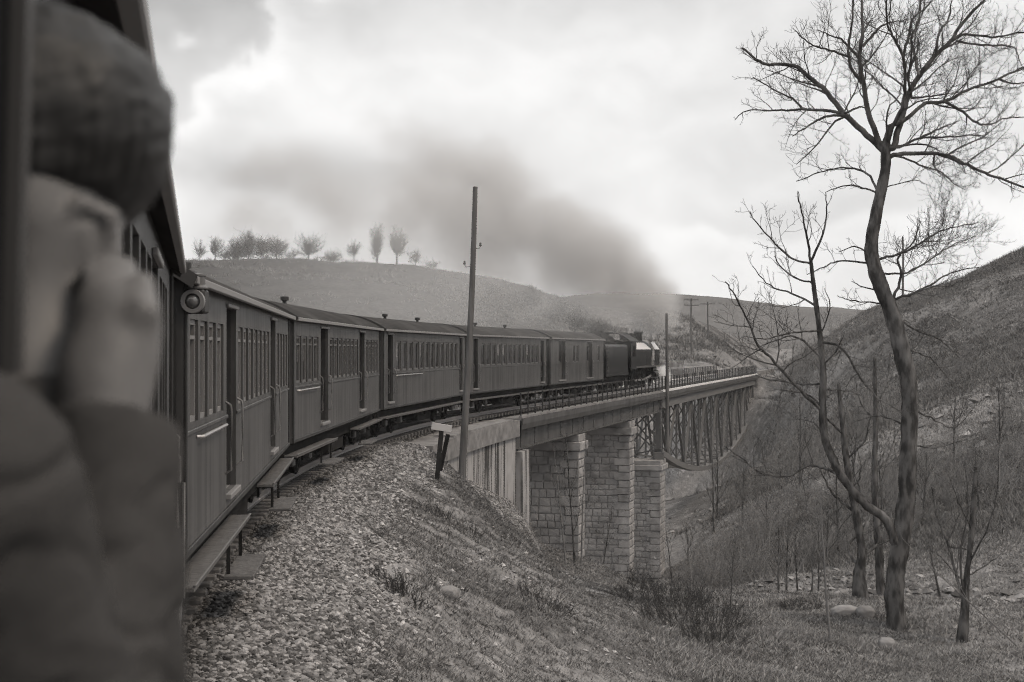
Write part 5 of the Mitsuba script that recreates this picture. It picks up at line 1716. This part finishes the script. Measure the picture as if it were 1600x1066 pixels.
# head frame: in profile, face turned left and a little down, jaw on his hand
HC = at(40, 226, 1.15)                       # centre of the skull
FACE = unit(np.array([math.sin(math.radians(-122)), math.cos(math.radians(-122)), -.34]))
RIGHT = unit(np.cross(FACE, [0, 0, 1.0]))
UP = np.cross(RIGHT, FACE)


def hd(r, u, f):
    """Head point: metres to his right, up, and forward of the skull's centre."""
    return HC + RIGHT * r + UP * u + FACE * f


def W(px, py, d):
    return at(px, py, d)


S_ = W(-88, 782, .86)
E_ = W(118, 1235, .93)
WR = W(166, 592, 1.03)
HB = W(184, 508, 1.045)
DN = -.030
skin = [
    (hd(0, .004, -.020), hd(0, .004, .018), .0805, .078, .01), (hd(0, -.01, -.022), hd(0, -.01, .03), .073, .072, .01),
    (hd(0, -.03 + DN, .035), hd(0, -.085 + DN, .062), .060, .032, .03), (hd(.036, -.02 + DN, .035), hd(.030, -.075 + DN, .05), .040, .028, .025), (hd(-.036, -.02 + DN, .035), hd(-.030, -.075 + DN, .05), .040, .028, .025),
    (hd(.055, -.055 + DN, .0), hd(.014, -.098 + DN, .07), .021, .018, .02), (hd(-.055, -.055 + DN, .0), hd(-.014, -.098 + DN, .07), .021, .018, .02),
    (hd(0, -.098 + DN, .075), hd(0, -.09 + DN, .078), .017, .016, .015),
    (hd(0, .02 + DN, .088), hd(0, -.032 + DN, .108), .009, .014, .012), (hd(-.012, -.035 + DN, .096), hd(.012, -.035 + DN, .096), .009, .009, .01),
    (hd(-.03, .03 + DN, .082), hd(.03, .03 + DN, .082), .012, .012, .014), (hd(-.018, -.064 + DN, .090), hd(.018, -.064 + DN, .090), .0075, .0075, .008), (hd(-.015, -.076 + DN, .088), hd(.015, -.076 + DN, .088), .008, .008, .008),
    (hd(.030, .008 + DN, .078), hd(.032, .008 + DN, .078), .012, .012, .006), (hd(-.030, .008 + DN, .078), hd(-.032, .008 + DN, .078), .012, .012, .006),
    (W(62, 390, 1.13), W(40, 640, 1.11), .050, .058, .03),
    (W(40, 640, 1.11), W(20, 900, 1.09), .070, .12, .04),
    # ears: the rim, the hollow behind it and the lobe
    (hd(.076, -0.059, 0.016), hd(.080, -0.053, -0.001), .0055, .006, .003), (hd(.080, -0.053, -0.001), hd(.083, -0.067, -0.017), .006, .0062, .003), (hd(.083, -0.067, -0.017), hd(.079, -0.093, -0.010), .0062, .0058, .003), (hd(.079, -0.093, -0.010), hd(.073, -0.113, 0.006), .0065, .0075, .003), (hd(.074, -0.073, 0.002), hd(.073, -0.097, 0.006), .011, .010, .004),
    (hd(-.076, -0.059, 0.016), hd(-.080, -0.053, -0.001), .0055, .006, .003), (hd(-.080, -0.053, -0.001), hd(-.083, -0.067, -0.017), .006, .0062, .003), (hd(-.083, -0.067, -0.017), hd(-.079, -0.093, -0.010), .0062, .0058, .003), (hd(-.079, -0.093, -0.010), hd(-.073, -0.113, 0.006), .0065, .0075, .003), (hd(-.074, -0.073, 0.002), hd(-.073, -0.097, 0.006), .011, .010, .004),
    # arm inside the sleeve
    (W(30, 900, 1.08), S_, .09, .055, .04), (S_, E_, .045, .038, .03), (E_, WR, .038, .0275, .02),
    # palm, seen from the back, fist under the chin
    (WR, HB, .0265, .0275, .018), (W(172, 560, 1.035), W(164, 476, 1.05), .020, .0185, .012), (W(194, 555, 1.035), W(202, 490, 1.05), .0205, .0175, .012),
]
# four fingers curled towards the mouth, thumb up along the cheek
for (kx, ky, kd), (mx, my, md), (tx_, ty_, td), r in [((216, 500, 1.058), (208, 450, 1.085), (178, 452, 1.10), .0098), ((200, 466, 1.062), (190, 424, 1.09), (160, 434, 1.10), .0098), ((178, 456, 1.060), (166, 420, 1.085), (140, 436, 1.095), .0095), ((156, 458, 1.055), (142, 432, 1.075), (122, 450, 1.085), .0085)]:
    skin += [(W(kx, ky + 24, kd - .012), W(kx, ky, kd), r * 1.25, r * 1.12, .006), (W(kx, ky, kd), W(mx, my, md), r * 1.05, r, .004), (W(mx, my, md), W(tx_, ty_, td), r, r * .82, .004)]
skin += [(W(206, 545, 1.035), W(222, 490, 1.03), .0135, .0115, .008), (W(222, 490, 1.03), W(220, 446, 1.05), .0112, .0095, .004)]
pts_ = np.array([p for s_ in skin for p in s_[:2]])
pk = thing('person', 'passenger in dark jacket leaning out of a carriage window, head propped on raised fist', 'person')


def f_skin(p, n, uv):
    return g3(0.135 * (0.80 + 0.4 * fbm(p.x * 30, p.y * 30, p.z * 30, 3)))


def f_cloth(p, n, uv):
    return g3(0.052 * (0.78 + 0.25 * noise(p.x * 420, p.y * 420, p.z * 420) + 0.3 * fbm(p.x * 9, p.y * 9, p.z * 9, 3)))


def f_hair(p, n, uv):
    s_ = noise((p.x + p.y) * 160, p.z * 30, 1.0)
    return g3(0.020 * (0.4 + 1.2 * s_))


principled('skin', proc(f_skin), 0.5, 0.3)
diffuse('cloth', proc(f_cloth))
principled('hair', proc(f_hair), 0.5, 0.25)
body = sdf_mesh(skin, pts_.min(0) - .13, pts_.max(0) + .11, .0055, .02)
part('body', body, 'skin', pk, smooth=True)
# hair: cropped at nape and sides, long on top with a forelock falling to the right
HAIRLINE = (hd(0, -.036, .0), unit(-UP + .75 * FACE), .018)
SIDES = (hd(0, -.058, .0), unit(-UP + .95 * FACE), .014)
FRINGE = (hd(0, .020, .088), unit(-UP + .1 * FACE))
hair = [(hd(0, .002, -.022), hd(0, .004, .016), .0840, .0815, .01, (1, 1, 1), SIDES), (hd(0, .004, -.022), hd(0, .012, .014), .0880, .0855, .012, (1, 1, 1), HAIRLINE), (hd(0, .045, -.01), hd(.01, .045, .045), .055, .050, .03),
        (hd(.0, .048, .04), hd(.0, .040, .070), .040, .032, .02), (hd(0, .026, -.082), hd(0, .008, -.092), .032, .026, .014), (hd(-.03, .05, .03), hd(-.03, .045, -.03), .040, .036, .02)]
hp = np.array([p for s_ in hair for p in s_[:2]])
hm = sdf_mesh(hair, hp.min(0) - .1, hp.max(0) + .1, .005, .02)
v = np.array(hm.vertices)
q_ = (v - HC) @ np.stack([RIGHT, UP, FACE], 1)
lock = meshkit.noise(np.stack([q_[:, 0] * 120, q_[:, 1] * 120, q_[:, 2] * 14], 1), 5) - .5
hm.vertices = v + hm.vertex_normals * (lock * .0030 + .0045 * (meshkit.fbm(v * 45, 3, seed=3) - .5))[:, None]
part('hair', hm, 'hair', pk, smooth=True)
# jacket
CUFF = (W(172, 652, 1.02), unit(W(172, 560, 1.03) - W(172, 700, 1.01) + np.array([.012, 0, 0])))
ONE = (1, 1, 1)
jk = [(W(20, 900, 1.08), W(-60, 1700, 1.12), .12, .17, .06), (W(66, 745, 1.08), W(60, 790, 1.08), .080, .086, .02), (S_ + [-.03, .05, .0], W(20, 900, 1.08), .062, .075, .03), (S_, W(-180, 1700, 1.05), .072, .15, .05), (S_, E_, .072, .050, .02),
      (E_, W(180, 720, 1.01), .050, .0425, .007, ONE, CUFF), (W(180, 720, 1.01), W(180, 610, 1.025), .0425, .0420, .007, ONE, CUFF)]
jp = np.array([p for s_ in jk for p in s_[:2]])
jm = sdf_mesh(jk, jp.min(0) - .2, jp.max(0) + .2, .009, .03)
v = np.array(jm.vertices)
ax = unit(WR - E_)
u1 = (v - E_) @ ax
ax2 = unit(E_ - S_)
u2 = (v - S_) @ ax2
warp = meshkit.fbm(v * 9, 3, seed=12) - .5
fold = lambda ph: -(1 - np.abs(np.sin(ph))) ** 2.2
side_ = (v - E_) @ unit(np.cross(ax, [0, 1, 0]))
w1 = 1.1 * fold((u1 + .16 * warp + .42 * side_) * 62 + .6) + .7 * fold((u1 + .22 * warp - .30 * side_) * 47 + 2.0) + .5
w2 = fold((u2 + .16 * warp + .4 * (v[:, 2] - S_[2])) * 50)
lowarm = ss(.28, .34, u1) * 0 + ss(.0, .05, u1 + .2) * ss(.52 * np.linalg.norm(WR - E_), .70 * np.linalg.norm(WR - E_) - .10, u1)
cuff = ss(.74 * np.linalg.norm(WR - E_), .70 * np.linalg.norm(WR - E_), u1)
jm.vertices = v + jm.vertex_normals * ((.0042 * w1 * cuff + .0012 * w2 + .004 * warp) * (.35 + .65 * cuff))[:, None]
part('jacket', jm, 'cloth', pk, smooth=True)

# window sash swung outwards in front of him
sash = np.array([[1.52, 0, 2.84], [1.615, 0, 2.84], [1.625, 0, 3.34], [1.52, 0, 3.34]])
yl = float((np.array([at(45, 300, .97)[0], .97]) - o0) @ t0)
part('open_sash', slab(sg.Polygon([(1.49, 2.815), (1.616, 2.815), (1.632, 3.40), (1.49, 3.40)]), yl, yl + .03, 'y'), 'dark_paint', own, False, MT0)
part('sash_edge', slab(sg.Polygon([(1.6165, 2.815), (1.6265, 2.815), (1.6425, 3.40), (1.6325, 3.40)]), yl - .006, yl + .036, 'y'), 'sash_wood', own, False, MT0)

# ------------------------------------------------------------------ the air round everything
scene['haze'] = {'type': 'cube', 'to_world': T().translate([0, 0, 7]).scale([1600, 1600, 49]), 'bsdf': {'type': 'null'}, 'interior': {'type': 'ref', 'id': 'air'}}
labels['haze'] = {'label': 'thin pale haze filling the valley air', 'category': 'haze', 'kind': 'stuff'}
